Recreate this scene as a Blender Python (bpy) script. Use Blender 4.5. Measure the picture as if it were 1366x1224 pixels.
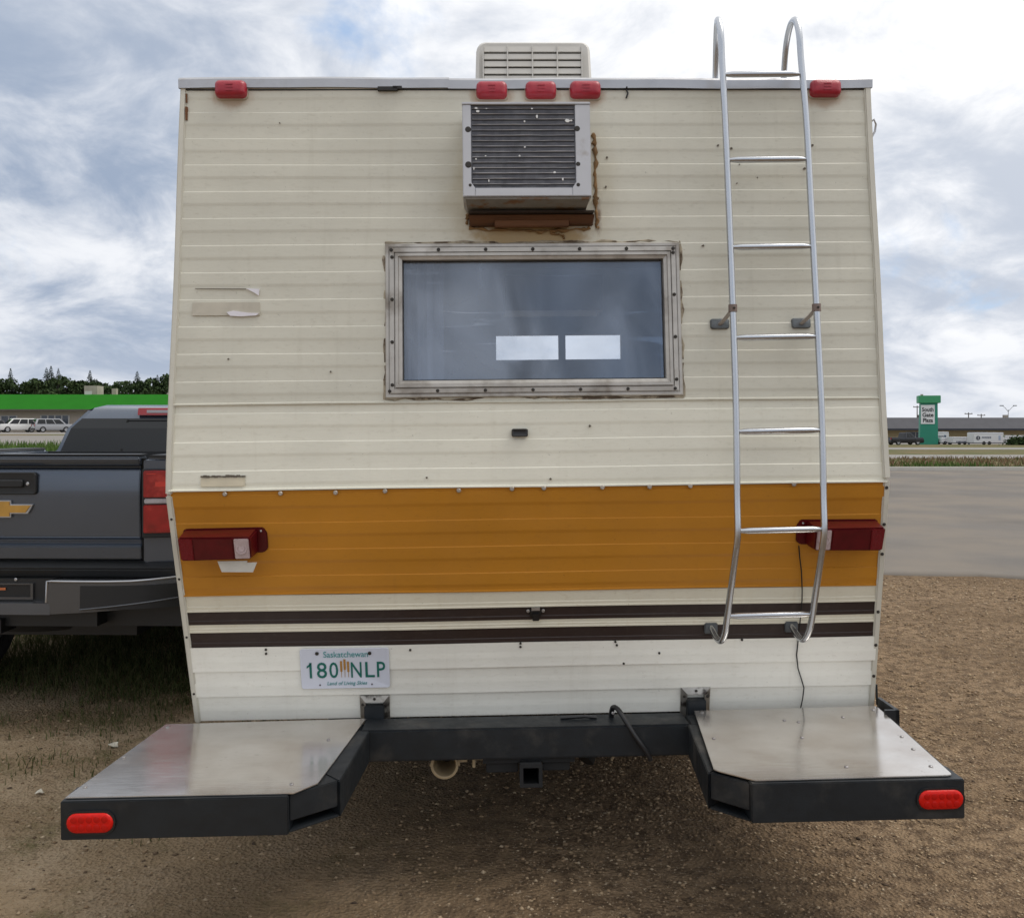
import bpy, bmesh, math, random
import numpy as np
from mathutils import Vector, Matrix, Euler

# ------------------------------------------------------------------ camera, sky, sun, exposure
for o in list(bpy.data.objects):
    bpy.data.objects.remove(o)
S = bpy.context.scene
COL = S.collection
rad = math.radians

cam_d = bpy.data.cameras.new('camera')
cam = bpy.data.objects.new('camera', cam_d)
COL.objects.link(cam)
cam.location = (0, 0, 1.5)
cam.rotation_euler = (rad(90), 0, 0)
cam_d.sensor_width = 36
cam_d.lens = 36 * 1250 / 1366
cam_d.shift_y = -41 / 1366
cam_d.clip_start = 0.05
cam_d.clip_end = 5000
S.camera = cam

SUN_EL, SUN_AZ = rad(60), rad(86)          # azimuth clockwise from +Y (ahead of the camera)
sd = Vector((math.sin(SUN_AZ) * math.cos(SUN_EL), math.cos(SUN_AZ) * math.cos(SUN_EL), math.sin(SUN_EL)))
sun_d = bpy.data.lights.new('sun', 'SUN')
sun_d.energy = 1.4
sun_d.angle = rad(32)
sun_d.color = (1.0, 0.94, 0.86)
sun = bpy.data.objects.new('sun', sun_d)
COL.objects.link(sun)
sun.rotation_euler = (-sd).to_track_quat('-Z', 'Y').to_euler()

W = bpy.data.worlds.new('World')
S.world = W
W.use_nodes = True
wt = W.node_tree
wt.nodes.clear()
def wn(t, **k):
    n = wt.nodes.new(t)
    for a, b in k.items():
        setattr(n, a, b)
    return n
def wl(a, b): wt.links.new(a, b)
def wmath(op, a, b=None, c=None, clamp=False):
    n = wn('ShaderNodeMath', operation=op)
    n.use_clamp = clamp
    for i, v in enumerate((a, b, c)):
        if v is None: continue
        if isinstance(v, (int, float)): n.inputs[i].default_value = v
        else: wl(v, n.inputs[i])
    return n.outputs[0]
def wmix(f, a, b):
    n = wn('ShaderNodeMix', data_type='RGBA')
    for i, v in ((0, f), (6, a), (7, b)):
        if isinstance(v, (int, float)): n.inputs[i].default_value = v
        elif isinstance(v, tuple): n.inputs[i].default_value = (*v, 1)
        else: wl(v, n.inputs[i])
    return n.outputs[2]
def wramp(f, stops):
    n = wn('ShaderNodeMapRange', interpolation_type='SMOOTHSTEP')
    n.inputs[1].default_value, n.inputs[2].default_value = stops
    wl(f, n.inputs[0])
    return n.outputs[0]
sky = wn('ShaderNodeTexSky', sky_type='NISHITA')
sky.sun_disc = False
sky.sun_elevation = SUN_EL
sky.sun_rotation = SUN_AZ
tc = wn('ShaderNodeTexCoord')
sep = wn('ShaderNodeSeparateXYZ')
wl(tc.outputs['Generated'], sep.inputs[0])
zc = wmath('ADD', wmath('MAXIMUM', sep.outputs[2], 0.0), 0.34)
cmb = wn('ShaderNodeCombineXYZ')
wl(wmath('DIVIDE', sep.outputs[0], zc), cmb.inputs[0])
wl(wmath('DIVIDE', sep.outputs[1], zc), cmb.inputs[1])
def wnoise(scale, detail, rough, off, dist=0.0):
    mp = wn('ShaderNodeMapping')
    mp.inputs['Location'].default_value = off
    wl(cmb.outputs[0], mp.inputs[0])
    n = wn('ShaderNodeTexNoise', noise_dimensions='3D')
    n.inputs['Scale'].default_value = scale
    n.inputs['Detail'].default_value = detail
    n.inputs['Roughness'].default_value = rough
    n.inputs['Distortion'].default_value = dist
    wl(mp.outputs[0], n.inputs['Vector'])
    return n.outputs[0]
n_cover = wnoise(1.5, 10, 0.58, (13.38, -3.64, 9.79), 0.5)
n_shade = wnoise(0.95, 9, 0.55, (19.5, -7.79, -13.19), 0.3)
n_fine = wnoise(4.2, 9, 0.6, (4.8, 1.24, -5.62), 0.4)
cover = wramp(n_cover, (0.33, 0.45))
shade = wramp(wmath('ADD', wmath('MULTIPLY', n_shade, 0.56), wmath('MULTIPLY', n_fine, 0.44)), (0.365, 0.57))
dot = wn('ShaderNodeVectorMath', operation='DOT_PRODUCT')
wl(tc.outputs['Generated'], dot.inputs[0])
dot.inputs[1].default_value = sd
glow = wramp(dot.outputs['Value'], (-0.12, 0.75))
cloud = wmix(wmath('ADD', wmath('MULTIPLY', shade, 0.78), wmath('MULTIPLY', glow, 0.55), clamp=True), (2.25, 2.85, 3.9), (7.7, 7.75, 7.9))
blue = wmix(0.7, sky.outputs[0], (3.3, 4.6, 6.7))
haze_f = wramp(sep.outputs[2], (0.22, -0.02))
skycol = wmix(cover, blue, cloud)
hz = wn('ShaderNodeMapRange')
hz.inputs[1].default_value, hz.inputs[2].default_value, hz.inputs[3].default_value, hz.inputs[4].default_value = 0.0, 0.14, 0.55, 0.0
wl(sep.outputs[2], hz.inputs[0])
skycol = wmix(hz.outputs[0], skycol, (5.0, 5.3, 5.9))
bg = wn('ShaderNodeBackground')
bg.inputs[1].default_value = 0.1
wl(skycol, bg.inputs[0])
wo = wn('ShaderNodeOutputWorld')
wl(bg.outputs[0], wo.inputs[0])

S.view_settings.view_transform = 'Standard'
S.view_settings.look = 'None'
S.view_settings.exposure = 0.45
S.view_settings.gamma = 1
S.view_settings.use_curve_mapping = False
S.render.engine = 'CYCLES'

random.seed(7)
rng = np.random.default_rng(11)

# ------------------------------------------------------------------ helpers
MATS = {}
def mat(name, color, rough=0.6, metal=0.0, var=0.0, vscale=6.0, bump=0.0, bscale=60.0, spec=0.5, coat=0.0,
        dark=None, dscale=3.0, dlo=0.5, dhi=0.75, damt=1.0, stretch=(1, 1, 1), rvar=0.0, emit=None):
    """Principled material: base colour with value noise, an optional second (dirt) colour in patches, and bump."""
    if name in MATS: return MATS[name]
    m = bpy.data.materials.new(name); m.use_nodes = True
    t = m.node_tree; b = t.nodes['Principled BSDF']
    b.inputs['Base Color'].default_value = (*color, 1)
    b.inputs['Roughness'].default_value = rough
    b.inputs['Metallic'].default_value = metal
    b.inputs['Specular IOR Level'].default_value = spec
    b.inputs['Coat Weight'].default_value = coat
    b.inputs['Coat Roughness'].default_value = 0.06
    tcn = t.nodes.new('ShaderNodeTexCoord'); mp = t.nodes.new('ShaderNodeMapping')
    mp.inputs['Scale'].default_value = stretch
    t.links.new(tcn.outputs['Object'], mp.inputs[0])
    def noise(sc, det=6):
        n = t.nodes.new('ShaderNodeTexNoise'); n.inputs['Scale'].default_value = sc; n.inputs['Detail'].default_value = det
        n.inputs['Roughness'].default_value = 0.6
        t.links.new(mp.outputs[0], n.inputs['Vector']); return n.outputs[0]
    col = None
    if var:
        mr = t.nodes.new('ShaderNodeMapRange'); t.links.new(noise(vscale), mr.inputs[0])
        mr.inputs[1].default_value, mr.inputs[2].default_value = 0.25, 0.75
        mr.inputs[3].default_value, mr.inputs[4].default_value = 1 - var, 1 + var
        mx = t.nodes.new('ShaderNodeVectorMath'); mx.operation = 'SCALE'
        mx.inputs[0].default_value = color; t.links.new(mr.outputs[0], mx.inputs['Scale'])
        col = mx.outputs[0]
        if rvar:
            r2 = t.nodes.new('ShaderNodeMapRange'); t.links.new(noise(vscale * 1.7), r2.inputs[0])
            r2.inputs[1].default_value, r2.inputs[2].default_value = 0.3, 0.7
            r2.inputs[3].default_value, r2.inputs[4].default_value = max(0.02, rough - rvar), rough + rvar
            t.links.new(r2.outputs[0], b.inputs['Roughness'])
    if dark is not None:
        mr = t.nodes.new('ShaderNodeMapRange'); mr.interpolation_type = 'SMOOTHSTEP'
        t.links.new(noise(dscale, 9), mr.inputs[0])
        mr.inputs[1].default_value, mr.inputs[2].default_value, mr.inputs[4].default_value = dlo, dhi, damt
        mx = t.nodes.new('ShaderNodeMix'); mx.data_type = 'RGBA'
        t.links.new(mr.outputs[0], mx.inputs[0])
        if col is not None: t.links.new(col, mx.inputs[6])
        else: mx.inputs[6].default_value = (*color, 1)
        mx.inputs[7].default_value = (*dark, 1)
        col = mx.outputs[2]
    if col is not None: t.links.new(col, b.inputs['Base Color'])
    if bump:
        bp = t.nodes.new('ShaderNodeBump'); bp.inputs['Strength'].default_value = bump; bp.inputs['Distance'].default_value = 0.01
        t.links.new(noise(bscale, 8), bp.inputs['Height']); t.links.new(bp.outputs[0], b.inputs['Normal'])
    if emit:
        b.inputs['Emission Color'].default_value = (*emit[0], 1); b.inputs['Emission Strength'].default_value = emit[1]
    MATS[name] = m
    return m

def N(m): return m.node_tree.nodes
def Lk(m, a, b): m.node_tree.links.new(a, b)

class MB:
    """Collects shapes; build() links them as one mesh object."""
    def __init__(s): s.v, s.f = [], []
    def add(s, vs, fs):
        o = len(s.v); s.v += [tuple(p) for p in vs]; s.f += [tuple(i + o for i in q) for q in fs]; return s
    def box(s, x0, x1, y0, y1, z0, z1):
        return s.add([(x0, y0, z0), (x1, y0, z0), (x1, y1, z0), (x0, y1, z0), (x0, y0, z1), (x1, y0, z1), (x1, y1, z1), (x0, y1, z1)],
                     [(0, 3, 2, 1), (4, 5, 6, 7), (0, 1, 5, 4), (1, 2, 6, 5), (2, 3, 7, 6), (3, 0, 4, 7)])
    def hexa(s, a, b):   # two quads (lists of four points), joined
        return s.add(list(a) + list(b), [(0, 3, 2, 1), (4, 5, 6, 7), (0, 1, 5, 4), (1, 2, 6, 5), (2, 3, 7, 6), (3, 0, 4, 7)])
    def prism(s, poly, a, b, axis='z'):
        n = len(poly)
        def P(p, h):
            return {'z': (p[0], p[1], h), 'y': (p[0], h, p[1]), 'x': (h, p[0], p[1])}[axis]
        vs = [P(p, a) for p in poly] + [P(p, b) for p in poly]
        fs = [tuple(range(n))[::-1], tuple(range(n, 2 * n))] + [(i, (i + 1) % n, n + (i + 1) % n, n + i) for i in range(n)]
        return s.add(vs, fs)
    def tube(s, pts, r, n=10, cap=True, flat=None):
        pts = [Vector(p) for p in pts]; rings = []
        rr = r if isinstance(r, (list, tuple)) else [r] * len(pts)
        up = None
        for i, p in enumerate(pts):
            d = (pts[min(i + 1, len(pts) - 1)] - pts[max(i - 1, 0)]).normalized()
            if up is None:
                up = Vector((0, 0, 1)) if abs(d.z) < 0.9 else Vector((0, 1, 0))
            a = d.cross(up).normalized(); b = a.cross(d).normalized(); up = b
            k = flat[i] if flat else 1.0
            rings.append([p + a * math.cos(2 * math.pi * j / n) * rr[i] + b * math.sin(2 * math.pi * j / n) * rr[i] * k for j in range(n)])
        vs = [q for g in rings for q in g]
        fs = [(i * n + j, i * n + (j + 1) % n, (i + 1) * n + (j + 1) % n, (i + 1) * n + j) for i in range(len(pts) - 1) for j in range(n)]
        if cap: fs += [tuple(range(n))[::-1], tuple(range((len(pts) - 1) * n, len(pts) * n))]
        return s.add(vs, fs)
    def lathe(s, prof, c=(0, 0, 0), axis='x', n=24):
        vs, fs = [], []
        for (r, h) in prof:
            for j in range(n):
                a = 2 * math.pi * j / n; u, w = r * math.cos(a), r * math.sin(a)
                vs.append({'x': (c[0] + h, c[1] + u, c[2] + w), 'y': (c[0] + u, c[1] + h, c[2] + w), 'z': (c[0] + u, c[1] + w, c[2] + h)}[axis])
        for i in range(len(prof) - 1):
            for j in range(n): fs.append((i * n + j, i * n + (j + 1) % n, (i + 1) * n + (j + 1) % n, (i + 1) * n + j))
        return s.add(vs, fs)
    def disc(s, c, r, h, axis='y', n=12):
        return s.lathe([(0.0001, 0), (r, 0), (r, h * .6), (r * .7, h), (0.0001, h)], c, axis, n)
    def map(s, fn): s.v = [tuple(fn(*p)) for p in s.v]; return s
    def build(s, name, m, parent=None, smooth=False, bevel=0.0, seg=2, angle=35, kind=None):
        me = bpy.data.meshes.new(name)
        if bevel or True:
            bm = bmesh.new()
            vv = [bm.verts.new(p) for p in s.v]
            for q in s.f:
                try: bm.faces.new([vv[i] for i in q])
                except ValueError: pass
            bmesh.ops.recalc_face_normals(bm, faces=bm.faces)
            if bevel:
                es = [e for e in bm.edges if len(e.link_faces) == 2 and e.calc_face_angle(0) > rad(angle)]
                bmesh.ops.bevel(bm, geom=es, offset=bevel, segments=seg, affect='EDGES', clamp_overlap=True)
            bm.to_mesh(me); bm.free()
        if smooth or bevel:
            me.shade_smooth()
            me.set_sharp_from_angle(angle=rad(40 if not smooth else smooth if smooth is not True else 60))
        me.materials.append(m)
        o = bpy.data.objects.new(name, me); COL.objects.link(o)
        if parent: o.parent = parent
        if kind: o['kind'] = kind
        return o

def tag(o, label, cat, group=None):
    o['label'] = label; o['category'] = cat
    if group: o['group'] = group
    return o
def thing(name, label, cat, loc=(0, 0, 0), rot=(0, 0, 0), group=None):
    o = bpy.data.objects.new(name, None); COL.objects.link(o)
    o.location = loc; o.rotation_euler = rot; o.empty_display_size = 0.2
    return tag(o, label, cat, group)
def copy_tree(o, parent=None):
    c = o.copy(); COL.objects.link(c); c.parent = parent
    for ch in [q for q in bpy.data.objects if q.parent == o]: copy_tree(ch, c)
    return c
def np_mesh(name, V, F, m, parent=None, kind=None, smooth=False):
    me = bpy.data.meshes.new(name)
    V = np.asarray(V, np.float32); F = np.asarray(F, np.int32); k = F.shape[1]
    me.vertices.add(len(V)); me.vertices.foreach_set('co', V.ravel())
    me.loops.add(F.size); me.loops.foreach_set('vertex_index', F.ravel())
    me.polygons.add(len(F)); me.polygons.foreach_set('loop_start', np.arange(0, F.size, k, dtype=np.int32))
    me.polygons.foreach_set('loop_total', np.full(len(F), k, np.int32))
    me.update(calc_edges=True); me.validate()
    if smooth: me.shade_smooth()
    me.materials.append(m)
    o = bpy.data.objects.new(name, me); COL.objects.link(o)
    if parent: o.parent = parent
    if kind: o['kind'] = kind
    return o
def text_mesh(txt, size, depth=0.0008, offset=0.0, shear=0.0, align='CENTER', xs=1.0, spacing=1.0, line=1.0):
    """Returns an MB holding text in the xz plane, facing -y, centred on x=0, baseline z=0."""
    cu = bpy.data.curves.new('txt', 'FONT'); cu.body = txt; cu.size = size; cu.extrude = depth; cu.offset = offset
    cu.shear = shear; cu.align_x = align; cu.space_character = spacing; cu.space_line = line; cu.resolution_u = 3
    ob = bpy.data.objects.new('txt', cu); COL.objects.link(ob)
    dg = bpy.context.evaluated_depsgraph_get(); dg.update()
    me = bpy.data.meshes.new_from_object(ob.evaluated_get(dg))
    mb = MB(); mb.v = [(v.co.x * xs, -v.co.z, v.co.y) for v in me.vertices]; mb.f = [tuple(p.vertices) for p in me.polygons]
    bpy.data.objects.remove(ob); bpy.data.curves.remove(cu); bpy.data.meshes.remove(me)
    return mb
def sstep(a, b, x):
    t = np.clip((np.asarray(x, float) - a) / (b - a), 0, 1); return t * t * (3 - 2 * t)
def terrain(x, y):
    """Ground height: the far left rises a little to the green-roofed building, the far right falls a little."""
    return 0.95 * sstep(42, 112, y) * sstep(4, -28, x) - 0.0090 * np.clip(np.asarray(y, float) - 33.2, 0, 190) * sstep(1, 12, x)

# ------------------------------------------------------------------ the setting
def ground_mat():
    m = bpy.data.materials.new('dirt_gravel'); m.use_nodes = True
    t = m.node_tree; b = N(m)['Principled BSDF']
    b.inputs['Roughness'].default_value = 0.95; b.inputs['Specular IOR Level'].default_value = 0.15
    tcn = t.nodes.new('ShaderNodeTexCoord')
    def nz(sc, det=7, ro=0.6):
        n = t.nodes.new('ShaderNodeTexNoise'); n.inputs['Scale'].default_value = sc; n.inputs['Detail'].default_value = det; n.inputs['Roughness'].default_value = ro
        t.links.new(tcn.outputs['Object'], n.inputs['Vector']); return n.outputs[0]
    def mix(f, a, c):
        n = t.nodes.new('ShaderNodeMix'); n.data_type = 'RGBA'
        t.links.new(f, n.inputs[0])
        for i, v in ((6, a), (7, c)):
            if isinstance(v, tuple): n.inputs[i].default_value = (*v, 1)
            else: t.links.new(v, n.inputs[i])
        return n.outputs[2]
    def rng_(f, a, c):
        n = t.nodes.new('ShaderNodeMapRange'); n.interpolation_type = 'SMOOTHSTEP'; t.links.new(f, n.inputs[0])
        n.inputs[1].default_value, n.inputs[2].default_value = a, c; return n.outputs[0]
    base = mix(rng_(nz(0.9), 0.35, 0.65), (0.20, 0.135, 0.078), (0.30, 0.21, 0.128))
    base = mix(rng_(nz(14, 9, 0.7), 0.4, 0.62), base, (0.12, 0.080, 0.048))
    base = mix(rng_(nz(70, 4, 0.6), 0.58, 0.70), base, (0.42, 0.33, 0.23))
    # left of the camper: packed clay soil with moss; this is the soil's own colour
    sp = t.nodes.new('ShaderNodeSeparateXYZ'); t.links.new(tcn.outputs['Object'], sp.inputs[0])
    ad = t.nodes.new('ShaderNodeMath'); ad.operation = 'MULTIPLY_ADD'; t.links.new(nz(0.8), ad.inputs[0]); ad.inputs[1].default_value = 2.0; t.links.new(sp.outputs[0], ad.inputs[2])
    left = rng_(ad.outputs[0], 1.2, -0.4)
    soil = mix(rng_(nz(1.6), 0.4, 0.62), (0.31, 0.225, 0.135), (0.42, 0.32, 0.21))
    soil = mix(rng_(nz(3.0, 12, 0.72), 0.50, 0.72), soil, (0.16, 0.135, 0.062))
    soil = mix(rng_(nz(26, 9, 0.75), 0.50, 0.66), soil, (0.19, 0.138, 0.085))
    soil = mix(rng_(nz(60, 4), 0.60, 0.72), soil, (0.40, 0.33, 0.24))
    t.links.new(mix(left, base, soil), b.inputs['Base Color'])
    h = t.nodes.new('ShaderNodeMath'); h.operation = 'ADD'; t.links.new(nz(30, 12, 0.78), h.inputs[0])
    vo = t.nodes.new('ShaderNodeTexVoronoi'); vo.inputs['Scale'].default_value = 75; t.links.new(tcn.outputs['Object'], vo.inputs['Vector'])
    t.links.new(vo.outputs['Distance'], h.inputs[1])
    bp = t.nodes.new('ShaderNodeBump'); bp.inputs['Strength'].default_value = 0.9; bp.inputs['Distance'].default_value = 0.018
    t.links.new(h.outputs[0], bp.inputs['Height']); t.links.new(bp.outputs[0], b.inputs['Normal'])
    return m
G_MAT = ground_mat()
def micro(x, y):
    d = sstep(-11, -8, x) * sstep(11, 9, x) * sstep(9.3, 8.0, y)
    w = 0.012 * np.sin(1.7 * x + 0.6 * y) * np.sin(2.3 * y - .4 * x) + 0.006 * np.sin(5.1 * x + 2.2 * y + 1) * np.sin(4.3 * y - 1.1 * x) + 0.003 * np.sin(13 * x + 5 * y) * np.sin(11 * y - 4 * x)
    return d * w
def ground_z(x, y): return terrain(x, y) + micro(x, y)
def grid_sheet(name, xs, ys, zf, m):
    X, Y = np.meshgrid(xs, ys); Z = zf(X, Y)
    V = np.stack([X, Y, Z], -1).reshape(-1, 3); w = len(xs)
    i, j = np.meshgrid(np.arange(len(xs) - 1), np.arange(len(ys) - 1)); a = (j * w + i).ravel()
    F = np.stack([a, a + 1, a + w + 1, a + w], -1)
    o = np_mesh(name, V, F, m, smooth=True); o['kind'] = 'structure'; return o
gx = np.concatenate([np.linspace(-900, -80, 14), np.linspace(-70, -14, 20), np.arange(-12, 13.01, 0.12), np.linspace(14, 70, 20), np.linspace(80, 900, 14)])
gy = np.concatenate([[-60, -20, -5], np.arange(0, 11, 0.12), np.linspace(12, 33.2, 10), np.linspace(34, 150, 40), np.linspace(155, 223.2, 10), np.linspace(260, 1500, 12)])
grid_sheet('ground', gx, gy, ground_z, G_MAT)

asph = mat('old_asphalt', (0.146, 0.134, 0.121), 0.9, var=0.16, vscale=0.7, bump=0.5, bscale=90, dark=(0.200, 0.172, 0.140), dscale=0.5, dlo=0.40, dhi=0.65, damt=0.8, stretch=(0.75, 0.8, 1), spec=0.2)
road_m = mat('concrete_road', (0.24, 0.23, 0.215), 0.9, var=0.1, vscale=0.4, spec=0.2)
grass_m = mat('mown_verge', (0.10, 0.105, 0.042), 0.95, var=0.25, vscale=0.5, dark=(0.15, 0.115, 0.06), dscale=0.25, dlo=0.42, dhi=0.6, spec=0.1)
lotl_m = mat('far_lot', (0.21, 0.195, 0.18), 0.9, var=0.12, vscale=0.3, spec=0.2)

# the paved lot to the right, with a ragged near edge over the gravel
ex = np.arange(-6, 60.01, 0.25)
edge = 9.35 + 0.16 * np.sin(ex * 1.9) + 0.09 * np.sin(ex * 5.3 + 1) + 0.05 * np.sin(ex * 13 + 2) + 0.10 * np.sin(ex * .6) + 0.04*rng.standard_normal(len(ex))
rows = [np.full_like(ex, 0.0)] + [np.full_like(ex, k) for k in (0.02, 0.1, 0.4, 1.0)]
V, nE = [], len(ex)
for k, tt in enumerate((0, 0.01, 0.05, 0.3, 1.0)):
    yy = edge + (33.0 - edge) * tt
    V.append(np.stack([ex, yy, 0.018 + 0 * ex], -1))
V.append(np.stack([ex, edge - 0.02, -0.03 + 0 * ex], -1))
V = np.concatenate(V); F = []
a = np.arange(nE - 1)
for k in range(4): F.append(np.stack([k * nE + a, k * nE + a + 1, (k + 1) * nE + a + 1, (k + 1) * nE + a], -1))
F.append(np.stack([5 * nE + a, 5 * nE + a + 1, a + 1, a], -1))
o = np_mesh('paved_lot', V, np.concatenate(F), asph); o['kind'] = 'structure'
def strip(name, x0, x1, y0, y1, dz, m, nx=24, ny=4):
    return grid_sheet(name, np.linspace(x0, x1, nx), np.linspace(y0, y1, ny), lambda X, Y: terrain(X, Y) + dz, m)
def strip_r(name, x1, y0, y1, dz, m): return grid_sheet(name, np.concatenate([np.linspace(-6, 14, 60), np.linspace(18, x1, 14)]), np.linspace(y0, y1, 8), lambda X, Y: terrain(X, Y) + dz, m)
strip_r('grass_verge', 150, 33.2, 50, 0.030, grass_m)
strip_r('road', 170, 50, 60, 0.042, road_m)
strip_r('grass_median', 190, 60, 85, 0.030, grass_m)
strip_r('far_road', 210, 85, 99, 0.042, road_m)
strip_r('far_grass', 240, 99, 142, 0.030, grass_m)
strip_r('far_lot', 300, 142, 215, 0.034, lotl_m)
strip('grass_field', -140, -6.2, 12, 50, 0.008, grass_m, 30, 10)
strip('left_grass_verge', -120, -6.2, 50, 66, 0.014, mat('green_verge', (0.085, 0.13, 0.03), 0.95, var=0.3, vscale=0.6, spec=0.1), 24, 12)
strip('left_road', -130, -6.2, 66, 92, 0.022, lotl_m, 24, 12)
strip('left_grass_strip', -130, -6.2, 92, 97, 0.030, grass_m, 24, 6)
strip('left_parking_lot', -140, -6.2, 97, 128, 0.026, lotl_m, 24, 12)
kerb = MB().box(-6, 150, 33.0, 33.2, -0.05, 0.14).build('kerb', mat('kerb_concrete', (0.5, 0.48, 0.43), 0.9, var=0.1, vscale=2), bevel=0.02)
kerb['kind'] = 'structure'

# loose stones and weeds (too many to count)
def island_mat(name, cols, rough=0.9, trans=0.0):
    m = bpy.data.materials.new(name); m.use_nodes = True; t = m.node_tree; b = N(m)['Principled BSDF']
    b.inputs['Roughness'].default_value = rough; b.inputs['Specular IOR Level'].default_value = 0.2
    g = t.nodes.new('ShaderNodeNewGeometry'); r = t.nodes.new('ShaderNodeValToRGB')
    el = r.color_ramp.elements
    while len(el) < len(cols): el.new(0.5)
    for i, c in enumerate(cols):
        el[i].position = i / (len(cols) - 1); el[i].color = (*c, 1)
    t.links.new(g.outputs['Random Per Island'], r.inputs[0]); t.links.new(r.outputs[0], b.inputs['Base Color'])
    if trans:
        b.inputs['Transmission Weight'].default_value = 0.0
        b.inputs['Subsurface Weight'].default_value = 0.0
    return m
stone_m = island_mat('stones', [(0.07, 0.050, 0.036), (0.20, 0.135, 0.080), (0.32, 0.225, 0.135), (0.24, 0.17, 0.105), (0.36, 0.265, 0.165), (0.44, 0.345, 0.235)])
OCT = np.array([(1, 0, 0), (0, 1, 0), (-1, 0, 0), (0, -1, 0), (0, 0, 1), (0, 0, -1)], float)
OF = np.array([(0, 1, 4), (1, 2, 4), (2, 3, 4), (3, 0, 4), (1, 0, 5), (2, 1, 5), (3, 2, 5), (0, 3, 5)])
def stones(name, n, x0, x1, y0, y1, smin, smax, keep=None):
    u = rng.random(n); y = y0 * (y1 / y0) ** u
    x = x0 + (x1 - x0) * rng.random(n)
    if keep is not None:
        k = keep(x, y); x, y = x[k], y[k]; n = len(x)
    s = smin * (smax / smin) ** (rng.random(n) ** 2.2) * (0.6 + 0.12 * y)
    ang = rng.random(n) * 6.28; sc = np.stack([s * (0.7 + .6 * rng.random(n)), s * (0.7 + .6 * rng.random(n)), s * (0.35 + .4 * rng.random(n))], -1)
    V = OCT[None] * sc[:, None] * (0.75 + 0.5 * rng.random((n, 6, 1)))
    c, q = np.cos(ang)[:, None], np.sin(ang)[:, None]
    X = V[..., 0] * c - V[..., 1] * q; Y = V[..., 0] * q + V[..., 1] * c
    Z = V[..., 2] + ground_z(x, y)[:, None] + (sc[:, 2] * 0.25)[:, None]
    V = np.stack([X + x[:, None], Y + y[:, None], Z], -1).reshape(-1, 3)
    F = (OF[None] + (np.arange(n) * 6)[:, None, None]).reshape(-1, 3)
    return np_mesh(name, V, F, stone_m, kind='stuff')
o = stones('gravel', 190000, 0.0, 8.5, 2.3, 9.4, 0.0018, 0.010, lambda x, y: (rng.random(len(x)) < sstep(-0.6, 1.0, x) * (0.50 + 0.40 * np.sin(1.3 * x + 0.9 * y + 1.5 * np.sin(0.8 * y)) * np.sin(1.1 * y - 0.5 * x)) + 0.12) & (x < 0.8 * y + 1))
tag(o, 'loose brown gravel spread over the ground right of the camper', 'gravel')
o = stones('pebbles', 42000, -6.5, 0.6, 2.3, 8.5, 0.0018, 0.011, lambda x, y: (x > -0.75 * y - 1))
tag(o, 'scattered pebbles on the packed soil left of the camper', 'pebbles')

def blades(name, x, y, h, wd, lean, m, label=None, cat=None):
    n = len(x); a = rng.random(n) * 6.28; l = lean * h * rng.random(n); b = rng.random(n) * 6.28
    z = ground_z(x, y) - 0.01
    dx, dy = np.cos(a) * wd, np.sin(a) * wd
    P = [np.stack([x - dx, y - dy, z], -1), np.stack([x + dx, y + dy, z], -1),
         np.stack([x + dx * .7 + np.cos(b) * l * .35, y + dy * .7 + np.sin(b) * l * .35, z + h * .6], -1),
         np.stack([x - dx * .7 + np.cos(b) * l * .35, y - dy * .7 + np.sin(b) * l * .35, z + h * .6], -1),
         np.stack([x + np.cos(b) * l, y + np.sin(b) * l, z + h], -1)]
    V = np.stack(P, 1).reshape(-1, 3); k = np.arange(n) * 5
    F = np.concatenate([np.stack([k, k + 1, k + 2], -1), np.stack([k, k + 2, k + 3], -1), np.stack([k + 3, k + 2, k + 4], -1)])
    o = np_mesh(name, V, F, m, kind='stuff')
    if label: tag(o, label, cat)
    return o
weed_m = island_mat('weed_blades', [(0.035, 0.05, 0.014), (0.06, 0.075, 0.022), (0.09, 0.10, 0.035), (0.14, 0.12, 0.06)])
n = 900
cxs = rng.uniform(-6.5, -0.9, n); cys = rng.uniform(3.4, 8.6, n)
dens = sstep(3.6, 5.4, cys + 0.5 * np.sin(cxs * 2.1)) * 0.80 + 0.17
keep = (rng.random(n) < dens) & (cxs < -1.05 - 0.0 * cys)
cxs, cys = cxs[keep], cys[keep]
n2 = 2300  # extra dark weed clusters, thickened to deepen the shade under the pickup
ax = rng.uniform(-6.5, -1.15, n2); ay = rng.uniform(4.7, 8.4, n2); kk = rng.random(n2) < sstep(4.6, 5.6, ay + 0.35 * np.sin(ax * 2.6) + 0.3 * np.sin(ax * 5.3))
cxs = np.concatenate([cxs, ax[kk]]); cys = np.concatenate([cys, ay[kk]])
cnt = 26
x = np.repeat(cxs, cnt) + rng.normal(0, 0.06, len(cxs) * cnt); y = np.repeat(cys, cnt) + rng.normal(0, 0.06, len(cxs) * cnt)
blades('weeds', x, y, rng.uniform(0.02, 0.085, len(x)) * (0.7 + 0.8 * sstep(4.8, 6.0, y)), 0.0026, 0.9, weed_m, 'short green weeds on the soil under and behind the grey pickup', 'weeds')
n = 9000
x = rng.uniform(8, 44, n); y = rng.uniform(33.6, 49.5, n)
dry_m = island_mat('dry_verge_blades', [(0.17, 0.085, 0.05), (0.20, 0.14, 0.08), (0.12, 0.12, 0.045), (0.24, 0.19, 0.12)])
blades('dry_weeds', x, y, rng.uniform(0.08, 0.28, n), 0.03, 0.7, dry_m, 'reddish dry weeds on the verge beyond the paved lot', 'weeds')
n = 5000
x = rng.uniform(8, 44, n); y = 33.4 + rng.random(n) ** 2 * 3
green_m = island_mat('green_verge_blades', [(0.045, 0.085, 0.015), (0.07, 0.12, 0.025), (0.10, 0.15, 0.04)])
hgt = rng.uniform(0.06, 0.18, n) * (1 + 1.0 * (np.sin(x * 0.9) > 0.3))
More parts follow.
